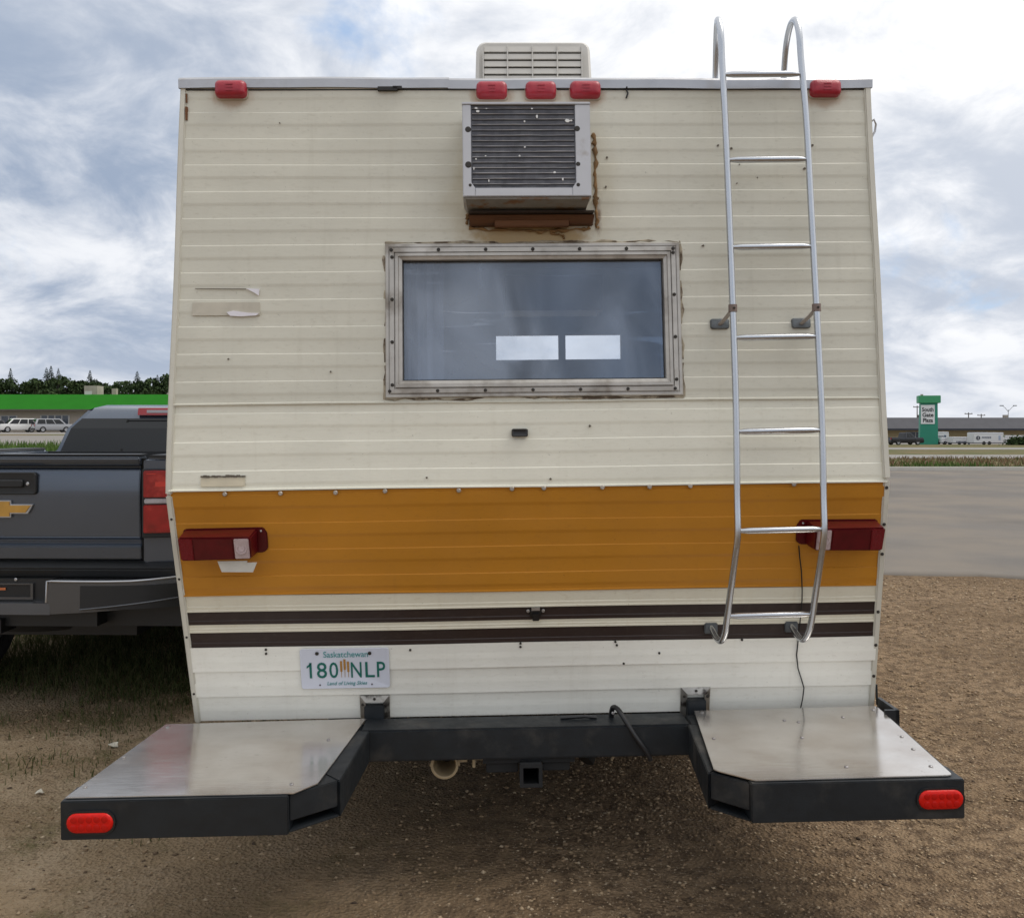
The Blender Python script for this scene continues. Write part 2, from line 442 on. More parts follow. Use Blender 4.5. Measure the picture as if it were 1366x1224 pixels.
blades('green_grass', x, y, hgt, 0.03, 0.6, green_m, 'low green grass along the kerb of the paved lot', 'grass')
n = 9000
x = rng.uniform(-60, -14, n); y = 50.5 + rng.random(n) ** 1.3 * 14
blades('tall_grass', x, y, rng.uniform(0.25, 0.6, n), 0.04, 0.5, green_m, 'bright tall grass beyond the tailgate of the grey pickup', 'grass')

lit_m = mat('pale_litter', (0.62, 0.58, 0.48), 0.8, var=0.1, vscale=40)
for x, y, a, sc_, lab in ((-1.86, 4.37, 0.4, 0.030, 'small pale litter scrap on soil beyond the left step platform'), (-1.93, 3.83, 1.3, 0.022, 'small pale litter scrap on soil left of the step lamp')):
    z = float(ground_z(x, y)) + 0.012
    V = [(math.cos(q) * sc_ * (1 if i % 2 else .6), math.sin(q) * sc_ * .6, 0.006 * math.sin(q * 2)) for i, q in enumerate(np.linspace(0, 5.6, 8))]
    o = MB().add(V + [(p[0], p[1], p[2] + 0.003) for p in V], [tuple(range(8))[::-1], tuple(range(8, 16))] + [(i, (i + 1) % 8, 8 + (i + 1) % 8, 8 + i) for i in range(8)]).build('litter_scrap', lit_m)
    o.location = (x, y, z); o.rotation_euler = (0.2, 0.1, a); tag(o, lab, 'litter')

# ------------------------------------------------------------------ the camper
# camper frame: x to the right, y forward (away from the camera), z up; rear wall bulges at z = 1.31
CAMP = thing('camper', 'old cream camper with orange band and brown stripes, ladder and metal step platforms', 'camper',
             (0.0903, 3.041, 0.0), (0, -0.0112, 0.0287))
ZT, ZK, ZB = 2.6766, 1.3107, 0.5166
def wy(z):
    return 0.1121 * (z - ZK) / (ZT - ZK) if z >= ZK else 0.1776 * (ZK - z) / (ZK - ZB)
def lerp_tab(tab, z):
    for (z0, a), (z1, b) in zip(tab[:-1], tab[1:]):
        if z0 >= z >= z1: return a + (b - a) * (z0 - z) / (z0 - z1)
    return tab[0][1] if z > tab[0][0] else tab[-1][1]
EDGE_L = [(2.66, -1.157), (1.31, -1.187), (0.52, -1.156)]      # outer edges of the rear wall, left and right
EDGE_R = [(2.66, 1.157), (1.31, 1.162), (0.52, 1.175)]
def onwall(x, y, z): return (x, y + wy(z), z)
def onplate(x, y, z): return (x, y + wy(z) - 0.007, z)

def siding_mat(name, color, dirt, stain=False, rough=0.42, dirt_amt=0.55, spec=0.4):
    m = bpy.data.materials.new(name); m.use_nodes = True; t = m.node_tree; b = N(m)['Principled BSDF']
    b.inputs['Specular IOR Level'].default_value = spec
    tcn = t.nodes.new('ShaderNodeTexCoord')
    def nz(sc, stretch=(1, 1, 1), det=6, ro=0.6, off=(0, 0, 0)):
        mp = t.nodes.new('ShaderNodeMapping'); mp.inputs['Scale'].default_value = stretch; mp.inputs['Location'].default_value = off
        t.links.new(tcn.outputs['Object'], mp.inputs[0])
        n = t.nodes.new('ShaderNodeTexNoise'); n.inputs['Scale'].default_value = sc; n.inputs['Detail'].default_value = det; n.inputs['Roughness'].default_value = ro
        t.links.new(mp.outputs[0], n.inputs['Vector']); return n.outputs[0]
    def rg(f, a, c, lo=0.0, hi=1.0):
        n = t.nodes.new('ShaderNodeMapRange'); n.interpolation_type = 'SMOOTHSTEP'; t.links.new(f, n.inputs[0])
        for i, v in enumerate((a, c, lo, hi)): n.inputs[i + 1].default_value = v
        return n.outputs[0]
    def mix(f, a, c):
        n = t.nodes.new('ShaderNodeMix'); n.data_type = 'RGBA'; t.links.new(f, n.inputs[0])
        for i, v in ((6, a), (7, c)):
            if isinstance(v, tuple): n.inputs[i].default_value = (*v, 1)
            else: t.links.new(v, n.inputs[i])
        return n.outputs[2]
    c = mix(rg(nz(2.2, (1, 1, 1.6)), 0.3, 0.7), tuple(q * 0.94 for q in color), tuple(min(1, q * 1.05) for q in color))
    c = mix(rg(nz(3.0, (9, 1, 0.7), 8, 0.65), 0.52, 0.85, 0, dirt_amt * 0.55), c, dirt)          # rain streaks
    c = mix(rg(nz(34, (1, 1, 3), 5, 0.65), 0.52, 0.75, 0, dirt_amt * 0.6), c, dirt)        # grime
    c = mix(rg(nz(110, (1, 1, 1), 2, 0.5, (3, 1, 7)), 0.72, 0.78, 0, 0.4), c, tuple(q * 0.5 for q in dirt))   # specks
    if stain:
        sp = t.nodes.new('ShaderNodeSeparateXYZ'); t.links.new(tcn.outputs['Object'], sp.inputs[0])
        def mt(op, a, bb):
            n = t.nodes.new('ShaderNodeMath'); n.operation = op
            for i, v in enumerate((a, bb)):
                if isinstance(v, float): n.inputs[i].default_value = v
                else: t.links.new(v, n.inputs[i])
            return n.outputs[0]
        def blob(x, z, rx, rz, lo, hi, amp=0.7, sc=7, stretch=(1, 1, 0.5)):
            dx = mt('DIVIDE', mt('SUBTRACT', sp.outputs[0], x), rx); dz = mt('DIVIDE', mt('SUBTRACT', sp.outputs[2], z), rz)
            d = mt('SQRT', mt('ADD', mt('MULTIPLY', dx, dx), mt('MULTIPLY', dz, dz)), 0.0)
            d = mt('ADD', d, mt('MULTIPLY', mt('SUBTRACT', nz(sc, stretch, 8, 0.65), 0.5), amp))
            return rg(d, 1.0, lo, 0, hi)
        c = mix(blob(0.0, 2.33, 0.36, 0.34, 0.3, 0.55), c, (0.42, 0.34, 0.18))
        c = mix(blob(0.0, 2.14, 0.26, 0.055, 0.55, 0.9, 1.0, 13, (1, 1, 1.2)), c, (0.36, 0.25, 0.11))
        c = mix(blob(0.222, 2.21, 0.016, 0.10, 0.2, 0.8, 2.2, 30), c, (0.15, 0.075, 0.03))
        for lx in (-0.99, -0.126, 0.038, 0.187, 1.0):
            c = mix(blob(lx, 2.615, 0.085, 0.055, 0.5, 0.6, 0.9, 18), c, (0.38, 0.24, 0.13))
    t.links.new(c, b.inputs['Base Color'])
    t.links.new(rg(nz(9), 0.3, 0.7, rough - 0.06, rough + 0.14), b.inputs['Roughness'])
    bp = t.nodes.new('ShaderNodeBump'); bp.inputs['Strength'].default_value = 0.12; bp.inputs['Distance'].default_value = 0.004
    t.links.new(nz(18, (0.5, 1, 3), 5), bp.inputs['Height']); t.links.new(bp.outputs[0], b.inputs['Normal'])
    return m
M_UP = siding_mat('cream_siding_upper', (0.625, 0.607, 0.515), (0.43, 0.405, 0.325), stain=True)
M_MID = siding_mat('cream_siding_middle', (0.76, 0.74, 0.63), (0.54, 0.505, 0.40))
M_LOW = siding_mat('white_siding_lower', (0.87, 0.86, 0.78), (0.62, 0.59, 0.50))
M_ORG = siding_mat('orange_siding', (0.50, 0.214, 0.022), (0.37, 0.158, 0.026), dirt_amt=0.5, rough=0.4, spec=0.3)
M_BRN = siding_mat('brown_stripe', (0.030, 0.018, 0.015), (0.075, 0.055, 0.045), rough=0.45, dirt_amt=0.5)
M_CRS = siding_mat('cream_stripe', (0.70, 0.66, 0.53), (0.50, 0.42, 0.28))

HX0, HX1, HZ0, HZ1 = -0.43, 0.437, 1.652, 2.058       # window opening
def siding(zt, zb, lines, m, hole=False, start=0.0, hem=0.005, base=0.004, seed=0.0, soft=False, rz=0.0021):
    RZ = rz
    rows = []
    if start: rows.append((zt, start))
    else: rows.append((zt, 0.0))
    for b in lines:
        if soft: seq = ((b + 0.014, 0.0), (b + 0.010, 0.0002), (b - 0.004, RZ), (b - 0.008, RZ))
        else: seq = None
        for z, d in seq or ((b + 0.0050, 0.0), (b + 0.0024, 0.0), (b - 0.0006, RZ), (b - 0.0030, RZ), (b - 0.0350, RZ), (b - 0.0385, RZ * 0.97), (b - 0.0450, 0.0003), (b - 0.0485, 0.0)):
            if zb + 0.008 < z < zt - 0.001: rows.append((z, d))
    rows += [(zb + 0.007, rows[-1][1]), (zb + 0.004, hem), (zb, hem), (zb - 0.0005, hem - 0.002), (zb + 0.001, -0.003)]
    if hole:
        zs = [r[0] for r in rows]; out = []
        for i, r in enumerate(rows):
            out.append(r)
            if i + 1 < len(rows):
                for hz_ in (HZ1, HZ0):
                    if r[0] > hz_ > rows[i + 1][0]: out.append((hz_, r[1]))
        rows = out
    xs = sorted(set(list(np.round(np.linspace(-1.150, 1.150, 60), 4)) + ([HX0, HX1] if hole else [])))
    V, F = [], []
    for z, d in rows:
        for x in xs:
            wob = 0.0011 * math.sin(2.1 * x + 5 * z + seed) * math.sin(3.7 * z + 1.3 * x) + 0.0006 * math.sin(9 * x + 17 * z + seed)
            zz = z + 0.0009 * math.sin(5 * x + seed + 11 * z)
            if x < -0.6: x = -0.6 + (x + 0.6) * (-lerp_tab(EDGE_L, z) - 0.6 - 0.010) / 0.55
            elif x > 0.6: x = 0.6 + (x - 0.6) * (lerp_tab(EDGE_R, z) - 0.6 - 0.010) / 0.55
            V.append((x, wy(z) - base - d - wob, zz if 0.52 < z < 2.67 else z))
    nx = len(xs)
    for i in range(len(rows) - 1):
        for j in range(nx - 1):
            if hole:
                zc_, xc_ = (rows[i][0] + rows[i + 1][0]) / 2, (xs[j] + xs[j + 1]) / 2
                if HZ0 < zc_ < HZ1 and HX0 < xc_ < HX1: continue
            F.append((i * nx + j, (i + 1) * nx + j, (i + 1) * nx + j + 1, i * nx + j + 1))
    mb = MB(); mb.v, mb.f = V, F
    return mb.build('siding_panel', m, CAMP, smooth=28)
siding(2.672, 1.586, [2.647 - 0.0897 * k for k in range(12)], M_UP, hole=True, base=0.005)
siding(1.588, 1.311, [1.557, 1.465, 1.373], M_MID, base=0.003, hem=0.008, seed=2.0)
siding(1.309, 0.960, [1.297, 1.203, 1.114, 1.024], M_ORG, base=0.002, seed=1.0, hem=0.004, rz=0.0034)
siding(0.959, 0.904, [0.921], M_CRS, base=0.001, hem=0.005, seed=3.0)
siding(0.903, 0.860, [0.872], M_BRN, base=0.001, hem=0.002, seed=3.5)
siding(0.859, 0.832, [0.846], M_CRS, base=0.001, hem=0.004, seed=4.0)
siding(0.831, 0.782, [0.795], M_BRN, base=0.001, hem=0.003, seed=4.6)
siding(0.781, 0.6955, [0.735], M_LOW, base=0.0075, hem=0.0026, seed=5.0, soft=True)
siding(0.6960, 0.6055, [0.648], M_LOW, base=0.0045, hem=0.0026, seed=6.0, soft=True)
siding(0.6060, 0.520, [0.560], M_LOW, base=0.0015, hem=0.0026, seed=7.0, soft=True)

# shell behind the siding: hollow, with the window openings
plain_w = mat('painted_panel', (0.62, 0.60, 0.52), 0.5, var=0.05)
inner_m = mat('interior_panelling', (0.46, 0.42, 0.36), 0.6, var=0.1)
LEN = 3.75
prof = [(wy(ZT) + .012, ZT - .004), (0.012, ZK), (wy(ZB) + .012, ZB)]
for sx in (-1, 1):
    x0, x1 = (-1.156, -1.138) if sx < 0 else (1.138, 1.153)
    MB().prism([(prof[0][0], prof[0][1] - .014), (prof[1][0], prof[1][1]), (prof[2][0], prof[2][1]), (LEN, ZB), (LEN, ZT - .018)], x0, x1, 'x').build('side_wall', plain_w, CAMP)
MB().box(-1.155, 1.152, wy(ZT) + 0.01, LEN, ZT - 0.034, ZT - 0.012).build('roof', mat('roof_metal', (0.55, 0.55, 0.54), 0.5, 0.3, var=0.1), CAMP)
MB().box(-1.138, 1.138, wy(ZB) + 0.03, LEN, ZB + 0.002, ZB + 0.045).build('floor', mat('underbody', (0.03, 0.028, 0.026), 0.9, var=0.3), CAMP)
def backing(x0, x1, z0, z1):
    zs = [z0] + ([ZK] if z0 < ZK < z1 else []) + [z1]
    mb = MB()
    for a, b in zip(zs[:-1], zs[1:]):
        mb.hexa([(x0, wy(a) + .004, a), (x1, wy(a) + .004, a), (x1, wy(a) + .03, a), (x0, wy(a) + .03, a)],
                [(x0, wy(b) + .004, b), (x1, wy(b) + .004, b), (x1, wy(b) + .03, b), (x0, wy(b) + .03, b)])
    return mb
bk = backing(-1.138, HX0, ZB + .05, ZT - .035)
for a in ((HX1, 1.138, ZB + .05, ZT - .035), (HX0 + .0005, HX1 - .0005, ZB + .05, HZ0), (HX0 + .0005, HX1 - .0005, HZ1, ZT - .035)):
    q = backing(*a); bk.add(q.v, q.f)
bk.build('wall_core', inner_m, CAMP)
# front bulkhead with the two over-cab windows that show through the rear window
fw = MB()
FY0, FY1 = 3.70, 3.74
wins = [(-0.075, 0.375), (0.425, 0.825)]
fw.box(-1.138, wins[0][0], FY0, FY1, ZB + .05, ZT - .035).box(wins[1][1], 1.138, FY0, FY1, ZB + .05, ZT - .035)
fw.box(wins[0][1], wins[1][0], FY0, FY1, 1.99, 2.165)
fw.box(wins[0][0], wins[1][1], FY0, FY1, ZB + .05, 1.99).box(wins[0][0], wins[1][1], FY0, FY1, 2.165, ZT - .035)
fw.build('front_wall', inner_m, CAMP)
MB().box(-1.13, -0.55, 2.2, 3.0, ZB + .06, 2.1).build('wardrobe', mat('wardrobe_wood', (0.16, 0.10, 0.06), 0.5), CAMP)
MB().box(-0.02, 0.62, 3.1, 3.45, 2.27, 2.5).build('overhead_cabinet', mat('wardrobe_wood', (0.16, 0.10, 0.06), 0.5), CAMP)
for sx in (-1, 1):
    cur = MB()
    pts = []
    for k in range(28):
        x = sx * (0.60 if sx < 0 else 0.62) + (-sx) * 0.30 * k / 27 * (1.0 if sx < 0 else 0.55)
        pts.append((x, 0.20 + 0.018 * math.sin(k * 1.9)))
    V = [(p[0], p[1], 1.60) for p in pts] + [(p[0], p[1], 2.16) for p in pts]
    cur.add(V, [(i, i + 1, 29 + i, 28 + i) for i in range(27)])
    cur.build('curtain', mat('faded_curtain', (0.24, 0.27, 0.34), 0.9), CAMP, smooth=60)

# trims
alu = mat('aged_aluminium', (0.46, 0.46, 0.47), 0.36, 0.75, var=0.10, vscale=9, bump=0.05, bscale=40, dark=(0.26, 0.23, 0.20), dscale=7, dlo=0.55, dhi=0.8, damt=0.7)
trim_m = mat('cream_trim', (0.60, 0.58, 0.50), 0.45, var=0.07, vscale=8, dark=(0.36, 0.32, 0.24), dscale=8, dlo=0.55, dhi=0.8, damt=0.5)
dark_screw = mat('dark_screw', (0.03, 0.025, 0.02), 0.5, 0.3)
rust_m = mat('rust', (0.16, 0.07, 0.03), 0.9, var=0.3, vscale=40)
def corner(tab, w, z0, z1, out=0.012, n=14, wob=0.0):
    """Corner moulding; tab gives its outer edge, w its width (sign: towards the middle)."""
    mb = MB(); P = []
    zs = [z0 + (z1 - z0) * i / n for i in range(n + 1)]
    for z in zs:
        a = lerp_tab(tab, z) + wob * math.sin(7 * z); x0, x1 = sorted((a, a + w))
        P.append([(x0, wy(z) - out, z), (x1, wy(z) - out, z), (x1, wy(z) + 0.035, z), (x0, wy(z) + 0.035, z)])
    vs = [p for r in P for p in r]
    fs = [(4 * i + j, 4 * i + (j + 1) % 4, 4 * i + 4 + (j + 1) % 4, 4 * i + 4 + j) for i in range(n) for j in range(4)] + [(3, 2, 1, 0), tuple(4 * n + j for j in range(4))]
    mb.add(vs, fs); return mb
corner(EDGE_L, 0.021, 1.300, 2.652, 0.012, wob=0.0012).build('corner_trim', trim_m, CAMP, bevel=0.004)
corner(EDGE_R, -0.022, 1.322, 2.652, 0.014, wob=0.0012).build('corner_trim', trim_m, CAMP, bevel=0.004)
corner(EDGE_L, 0.020, 0.514, 1.298, 0.010).build('corner_trim', trim_m, CAMP, bevel=0.004)
corner(EDGE_R, -0.021, 0.514, 1.318, 0.010).build('corner_trim', trim_m, CAMP, bevel=0.004)
sc = MB()
for x, z in ((1.151, 1.293), (1.153, 1.17), (1.155, 1.069), (1.158, 0.868), (1.160, 0.75), (1.162, 0.638)): sc.disc((x, wy(z) - 0.010, z), 0.0055, -0.003)
for x in (-1.172,):
    for z in (1.22, 1.02, 0.82, 0.62): x = lerp_tab(EDGE_L, z) + 0.010; sc.disc((x, wy(z) - 0.010, z), 0.004, -0.002)
sc.build('trim_screws', dark_screw, CAMP, kind='stuff')
def edge_poly(a):   # roof cap cross-section
    return a
cap = MB()
def capseg(x0, x1, dz, n):
    y0, z0 = wy(ZT) - 0.020, ZT - 0.019
    P = [(y0, z0 - 0.022), (y0 - 0.001, z0 + 0.006), (y0 + 0.006, z0 + 0.014), (y0 + 0.06, z0 + 0.017), (y0 + 0.06, z0 + 0.010), (y0 + 0.013, z0 + 0.006), (y0 + 0.010, z0 - 0.022)]
    V = [];
    for i in range(n + 1):
        x = x0 + (x1 - x0) * i / n; w = 0.0016 * math.sin(6 * x) + 0.001 * math.sin(17 * x)
        V += [(x, y + 0.5 * w, z + dz + w) for y, z in P]
    k = len(P)
    F = [(i * k + j, i * k + (j + 1) % k, (i + 1) * k + (j + 1) % k, (i + 1) * k + j) for i in range(n) for j in range(k)] + [tuple(range(k))[::-1], tuple(n * k + j for j in range(k))]
    return V, F
for x0, x1, dz, nn in ((-1.162, -0.268, 0.003, 14), (-0.272, 1.161, 0.0, 20)):
    MB().add(*capseg(x0, x1, dz, nn)).build('roof_edge_trim', alu, CAMP, smooth=30)
g = MB().box(-1.14, 1.14, wy(ZT) - 0.012, wy(ZT), ZT - 0.0445, ZT - 0.0405).build('roof_edge_sealant', mat('black_sealant', (0.03, 0.03, 0.03), 0.8), CAMP)
blk = mat('black_plastic', (0.012, 0.012, 0.013), 0.4, var=0.2)
MB().box(-0.505, -0.44, wy(2.652) - 0.024, wy(2.652) - 0.006, 2.628, 2.640).box(-0.455, -0.425, wy(2.652) - 0.024, wy(2.652) - 0.006, 2.633, 2.642).build('torn_sealant', mat('black_sealant', (0.03, 0.03, 0.03), 0.8), CAMP)
MB().tube([(0.327, wy(2.65) - 0.02, 2.640), (0.326, wy(2.63) - 0.012, 2.632), (0.331, wy(2.62) - 0.012, 2.62), (0.325, wy(2.6) - 0.010, 2.603)], 0.0028, 6).build('hanging_wire', blk, CAMP)
# small hooks on the right corner and a peeling strip at the upper left corner
MB().tube([(1.152, wy(2.52), 2.52), (1.163, wy(2.52) - .01, 2.528), (1.173, wy(2.5), 2.515), (1.169, wy(2.5), 2.49), (1.154, wy(2.48), 2.465)], 0.0035, 7).build('wire_hook', alu, CAMP, smooth=True)
MB().box(-1.140, -1.133, wy(2.57) - 0.014, wy(2.57), 2.53, 2.575).box(-1.139, -1.135, wy(2.6) - 0.012, wy(2.6), 2.59, 2.62).build('peeling_strip', rust_m, CAMP)

# clearance lights
red_lens = mat('red_lens_faded', (0.34, 0.010, 0.026), 0.38, coat=0.15, var=0.15, vscale=30, bump=0.15, bscale=200)
base_lens = mat('lamp_base', (0.42, 0.36, 0.28), 0.6, var=0.15, vscale=20)
def rrect(x0, x1, z0, z1, r, n=4):
    pts = []
    for cx_, cz_, a0 in ((x1 - r, z1 - r, 0), (x0 + r, z1 - r, 90), (x0 + r, z0 + r, 180), (x1 - r, z0 + r, 270)):
        for k in range(n + 1):
            a = rad(a0 + 90 * k / n); pts.append((cx_ + r * math.cos(a), cz_ + r * math.sin(a)))
    return pts
def pillow(x0, x1, z0, z1, r, prof):
    """Rounded-rectangle loft: prof = [(inset, y)], last ring closed."""
    mb = MB(); k = None; V = []
    for ins, y in prof:
        p = rrect(x0 + ins, x1 - ins, z0 + ins, z1 - ins, max(0.0012, min(r - ins * 0.6, (min(x1 - x0, z1 - z0)) / 2 - ins - 0.0004))); k = len(p)
        V += [(a, y, c) for a, c in p]
    nR = len(prof)
    F = [(i * k + j, i * k + (j + 1) % k, (i + 1) * k + (j + 1) % k, (i + 1) * k + j) for i in range(nR - 1) for j in range(k)]
    F += [tuple((nR - 1) * k + j for j in range(k)), tuple(range(k))[::-1]]
    return mb.add(V, F)
for i, (cx_, cz_) in enumerate(((-0.989, 2.632), (-0.126, 2.628), (0.038, 2.628), (0.187, 2.629), (0.998, 2.633))):
    hw, hh = 0.052, 0.029
    l = pillow(cx_ - hw, cx_ + hw, cz_ - hh, cz_ + hh, 0.016, [(0, -0.008), (0.001, -0.022), (0.004, -0.034), (0.012, -0.040), (0.022, -0.042)]).map(onwall).build('marker_lamp', red_lens, CAMP, smooth=50)
    if i == 4: l['label'] = 'red marker lamp beside the ladder'
    pillow(cx_ - hw - .003, cx_ + hw + .003, cz_ - hh - .004, cz_ + hh, 0.016, [(0, -0.003), (0.001, -0.010), (0.004, -0.011)]).map(onwall).build('lamp_base', base_lens, l, smooth=50)
    rb = MB()
    for k in range(3): rb.box(cx_ - 0.012, cx_ + 0.012, -0.0435, -0.041, cz_ - 0.012 + k * 0.010, cz_ - 0.009 + k * 0.010)
    rb.map(onwall).build('lens_ribs', red_lens, l, kind='stuff')

# rear window
def ring(loops):
    """loops: [(x0, x1, z0, z1, y)] concentric rectangles -> mitred frame."""
    mb = MB(); V = []
    for x0, x1, z0, z1, y in loops: V += [(x0, y, z0), (x1, y, z0), (x1, y, z1), (x0, y, z1)]
    F = [(4 * i + j, 4 * i + (j + 1) % 4, 4 * i + 4 + (j + 1) % 4, 4 * i + 4 + j) for i in range(len(loops) - 1) for j in range(4)]
    return mb.add(V, F)
def inset(r, d, y): return (r[0] + d, r[1] - d, r[2] + d, r[3] - d, y)
RW = (-0.482, 0.489, 1.603, 2.111)
frame_m = mat('window_frame_aluminium', (0.48, 0.455, 0.415), 0.42, 0.55, var=0.15, vscale=14, dark=(0.15, 0.115, 0.08), dscale=9, dlo=0.44, dhi=0.75, damt=0.75, bump=0.06, bscale=60)
wf = ring([inset(RW, 0, 0.0), inset(RW, 0, -0.012), inset(RW, 0.003, -0.015), inset(RW, 0.011, -0.015), inset(RW, 0.012, -0.0115), inset(RW, 0.0145, -0.0115), inset(RW, 0.0155, -0.020),
           inset(RW, 0.029, -0.021), inset(RW, 0.030, -0.014), inset(RW, 0.033, -0.014), inset(RW, 0.034, -0.026), inset(RW, 0.043, -0.026), inset(RW, 0.045, -0.021), inset(RW, 0.055, -0.018), inset(RW, 0.057, 0.012), inset(RW, 0.052, 0.03)]).map(onwall).build('window_frame', frame_m, CAMP)
rv = MB()
for k in range(7):
    t_ = -0.462 + 0.929 * k / 6
    rv.disc((t_, -0.0205, 2.089), 0.0060, -0.004, n=10); rv.disc((t_ - .006, -0.0205, 1.625), 0.0056, -0.004, n=10)
for k in range(4):
    t_ = 1.645 + 0.42 * k / 3
    rv.disc((-0.4595, -0.0205, t_), 0.0058, -0.004, n=10); rv.disc((0.4665, -0.0205, t_ + .01), 0.0058, -0.004, n=10)
rv.map(onwall).build('frame_rivets', dark_screw, wf, kind='stuff')
cr = random.Random(3)
ck = MB()
def bead(p0, p1, r, seg=18, jit=0.004):
    pts, rr = [], []
    for i in range(seg + 1):
        t_ = i / seg
        pts.append((p0[0] + (p1[0] - p0[0]) * t_ + cr.uniform(-jit, jit), cr.uniform(-0.004, 0.0), p0[1] + (p1[1] - p0[1]) * t_ + cr.uniform(-jit, jit)))
        rr.append(r * cr.uniform(0.5, 1.5))
    ck.tube(pts, rr, 6)
bead((-0.485, 1.600), (-0.485, 2.114), 0.005); bead((-0.485, 2.115), (0.49, 2.115), 0.005, 30); bead((0.492, 2.115), (0.492, 1.6), 0.006); bead((-0.485, 1.599), (0.492, 1.599), 0.005, 30)
ck.map(onwall).build('sealant_bead', mat('grimy_sealant', (0.36, 0.31, 0.23), 0.85, var=0.35, vscale=25, dark=(0.10, 0.07, 0.045), dscale=16, dlo=0.45, dhi=0.6), wf, smooth=True, kind='stuff')
# dirty old pane: reflects, lets the dim interior through, hazed by scratches and dust
pm = bpy.data.materials.new('hazed_pane'); pm.use_nodes = True
t = pm.node_tree; t.nodes.remove(N(pm)['Principled BSDF']); out = N(pm)['Material Output']
tr = t.nodes.new('ShaderNodeBsdfTransparent'); tr.inputs[0].default_value = (0.80, 0.85, 0.92, 1)
gl = t.nodes.new('ShaderNodeBsdfGlossy'); gl.inputs[0].default_value = (0.80, 0.88, 1.0, 1); gl.inputs['Roughness'].default_value = 0.09
df = t.nodes.new('ShaderNodeBsdfDiffuse'); df.inputs[0].default_value = (0.40, 0.47, 0.58, 1)
tcn = t.nodes.new('ShaderNodeTexCoord')
def pn(sc, st, a, c, lo, hi, det=7):
    mp = t.nodes.new('ShaderNodeMapping'); mp.inputs['Scale'].default_value = st; t.links.new(tcn.outputs['Object'], mp.inputs[0])
    n_ = t.nodes.new('ShaderNodeTexNoise'); n_.inputs['Scale'].default_value = sc; n_.inputs['Detail'].default_value = det; n_.inputs['Distortion'].default_value = 0.6
    t.links.new(mp.outputs[0], n_.inputs['Vector'])
    r_ = t.nodes.new('ShaderNodeMapRange'); r_.interpolation_type = 'SMOOTHSTEP'; t.links.new(n_.outputs[0], r_.inputs[0])
    for i, v in enumerate((a, c, lo, hi)): r_.inputs[i + 1].default_value = v
    return r_.outputs[0]
m1 = t.nodes.new('ShaderNodeMixShader'); m2 = t.nodes.new('ShaderNodeMixShader')
t.links.new(pn(3.2, (1.4, 1, 0.8), 0.3, 0.72, 0.17, 0.50), m1.inputs[0]); t.links.new(tr.outputs[0], m1.inputs[1]); t.links.new(df.outputs[0], m1.inputs[2])
fa = t.nodes.new('ShaderNodeMath'); fa.operation = 'ADD'; fa.use_clamp = True
t.links.new(pn(2.0, (2.2, 1, 0.5), 0.3, 0.7, 0.08, 0.14), fa.inputs[0]); t.links.new(pn(6, (0.5, 1, 7), 0.62, 0.72, 0.0, 0.10, 4), fa.inputs[1])
t.links.new(fa.outputs[0], m2.inputs[0]); t.links.new(m1.outputs[0], m2.inputs[1]); t.links.new(gl.outputs[0], m2.inputs[2])
t.links.new(m2.outputs[0], out.inputs[0])
pane = MB(); nx, nz_ = 24, 12; V = []
for j in range(nz_ + 1):
    for i in range(nx + 1):
        x = -0.428 + 0.863 * i / nx; z = 1.657 + 0.4 * j / nz_
        V.append((x, 0.006 + 0.0022 * math.sin(5 * x + 3) * math.sin(9 * z) , z))
pane.add(V, [(j * (nx + 1) + i, j * (nx + 1) + i + 1, (j + 1) * (nx + 1) + i + 1, (j + 1) * (nx + 1) + i) for j in range(nz_) for i in range(nx)])
pane.map(onwall).build('window_pane', pm, CAMP, smooth=True)
ring([(-0.428, 0.435, 1.657, 2.057, 0.0055), (-0.428, 0.435, 1.657, 2.057, 0.001), (-0.423, 0.430, 1.662, 2.052, 0.001), (-0.423, 0.430, 1.662, 2.052, 0.0055)]).map(onwall).build('window_seal', blk, wf)

# small latch under the window, latch and reflector hardware on the brown stripe
pillow(-0.075, -0.022, 1.473, 1.499, 0.006, [(0, -0.006), (0, -0.018), (0.003, -0.022), (0.008, -0.020)]).map(onwall).build('window_lock', blk, CAMP, smooth=50)
lt = MB().box(-0.018, 0.020, -0.012, -0.003, 0.872, 0.898).box(-0.010, 0.013, -0.020, -0.012, 0.858, 0.884).map(onwall).build('latch', blk, CAMP, bevel=0.002)
MB().disc((-0.024, -0.006, 0.891), 0.006, -0.006).disc((0.026, -0.006, 0.891), 0.006, -0.006).box(-0.013, 0.015, -0.014, -0.006, 0.893, 0.903).map(onwall).build('latch_screws', alu, lt, kind='stuff')
s_ = MB()
for x, z in ((-0.997, 1.304), (-0.82, 1.304), (-0.644, 1.304), (-0.485, 1.307), (-0.248, 1.306), (-0.076, 1.309), (0.027, 1.31), (0.217, 1.31), (0.371, 1.31), (0.504, 1.311), (0.844, 1.312)):
    s_.disc((x, wy(z) - 0.008, z - 0.004), 0.0075, -0.006, n=10)
s_.build('panel_screws', mat('dull_screw', (0.42, 0.38, 0.33), 0.45, 0.6, var=0.3, vscale=30), CAMP, kind='stuff')
s_ = MB()
for x, z in ((-0.90, 0.772), (-0.90, 0.758), (-0.42, 0.762), (-0.05, 0.778), (-0.05, 0.766), (0.27, 0.778), (0.275, 0.766), (0.42, 0.735), (0.70, 0.777), (0.30, 0.70)):
    s_.disc((x, wy(z) - 0.009, z), 0.0042, -0.004, n=8)
s_.build('old_screw_holes', dark_screw, CAMP, kind='stuff')

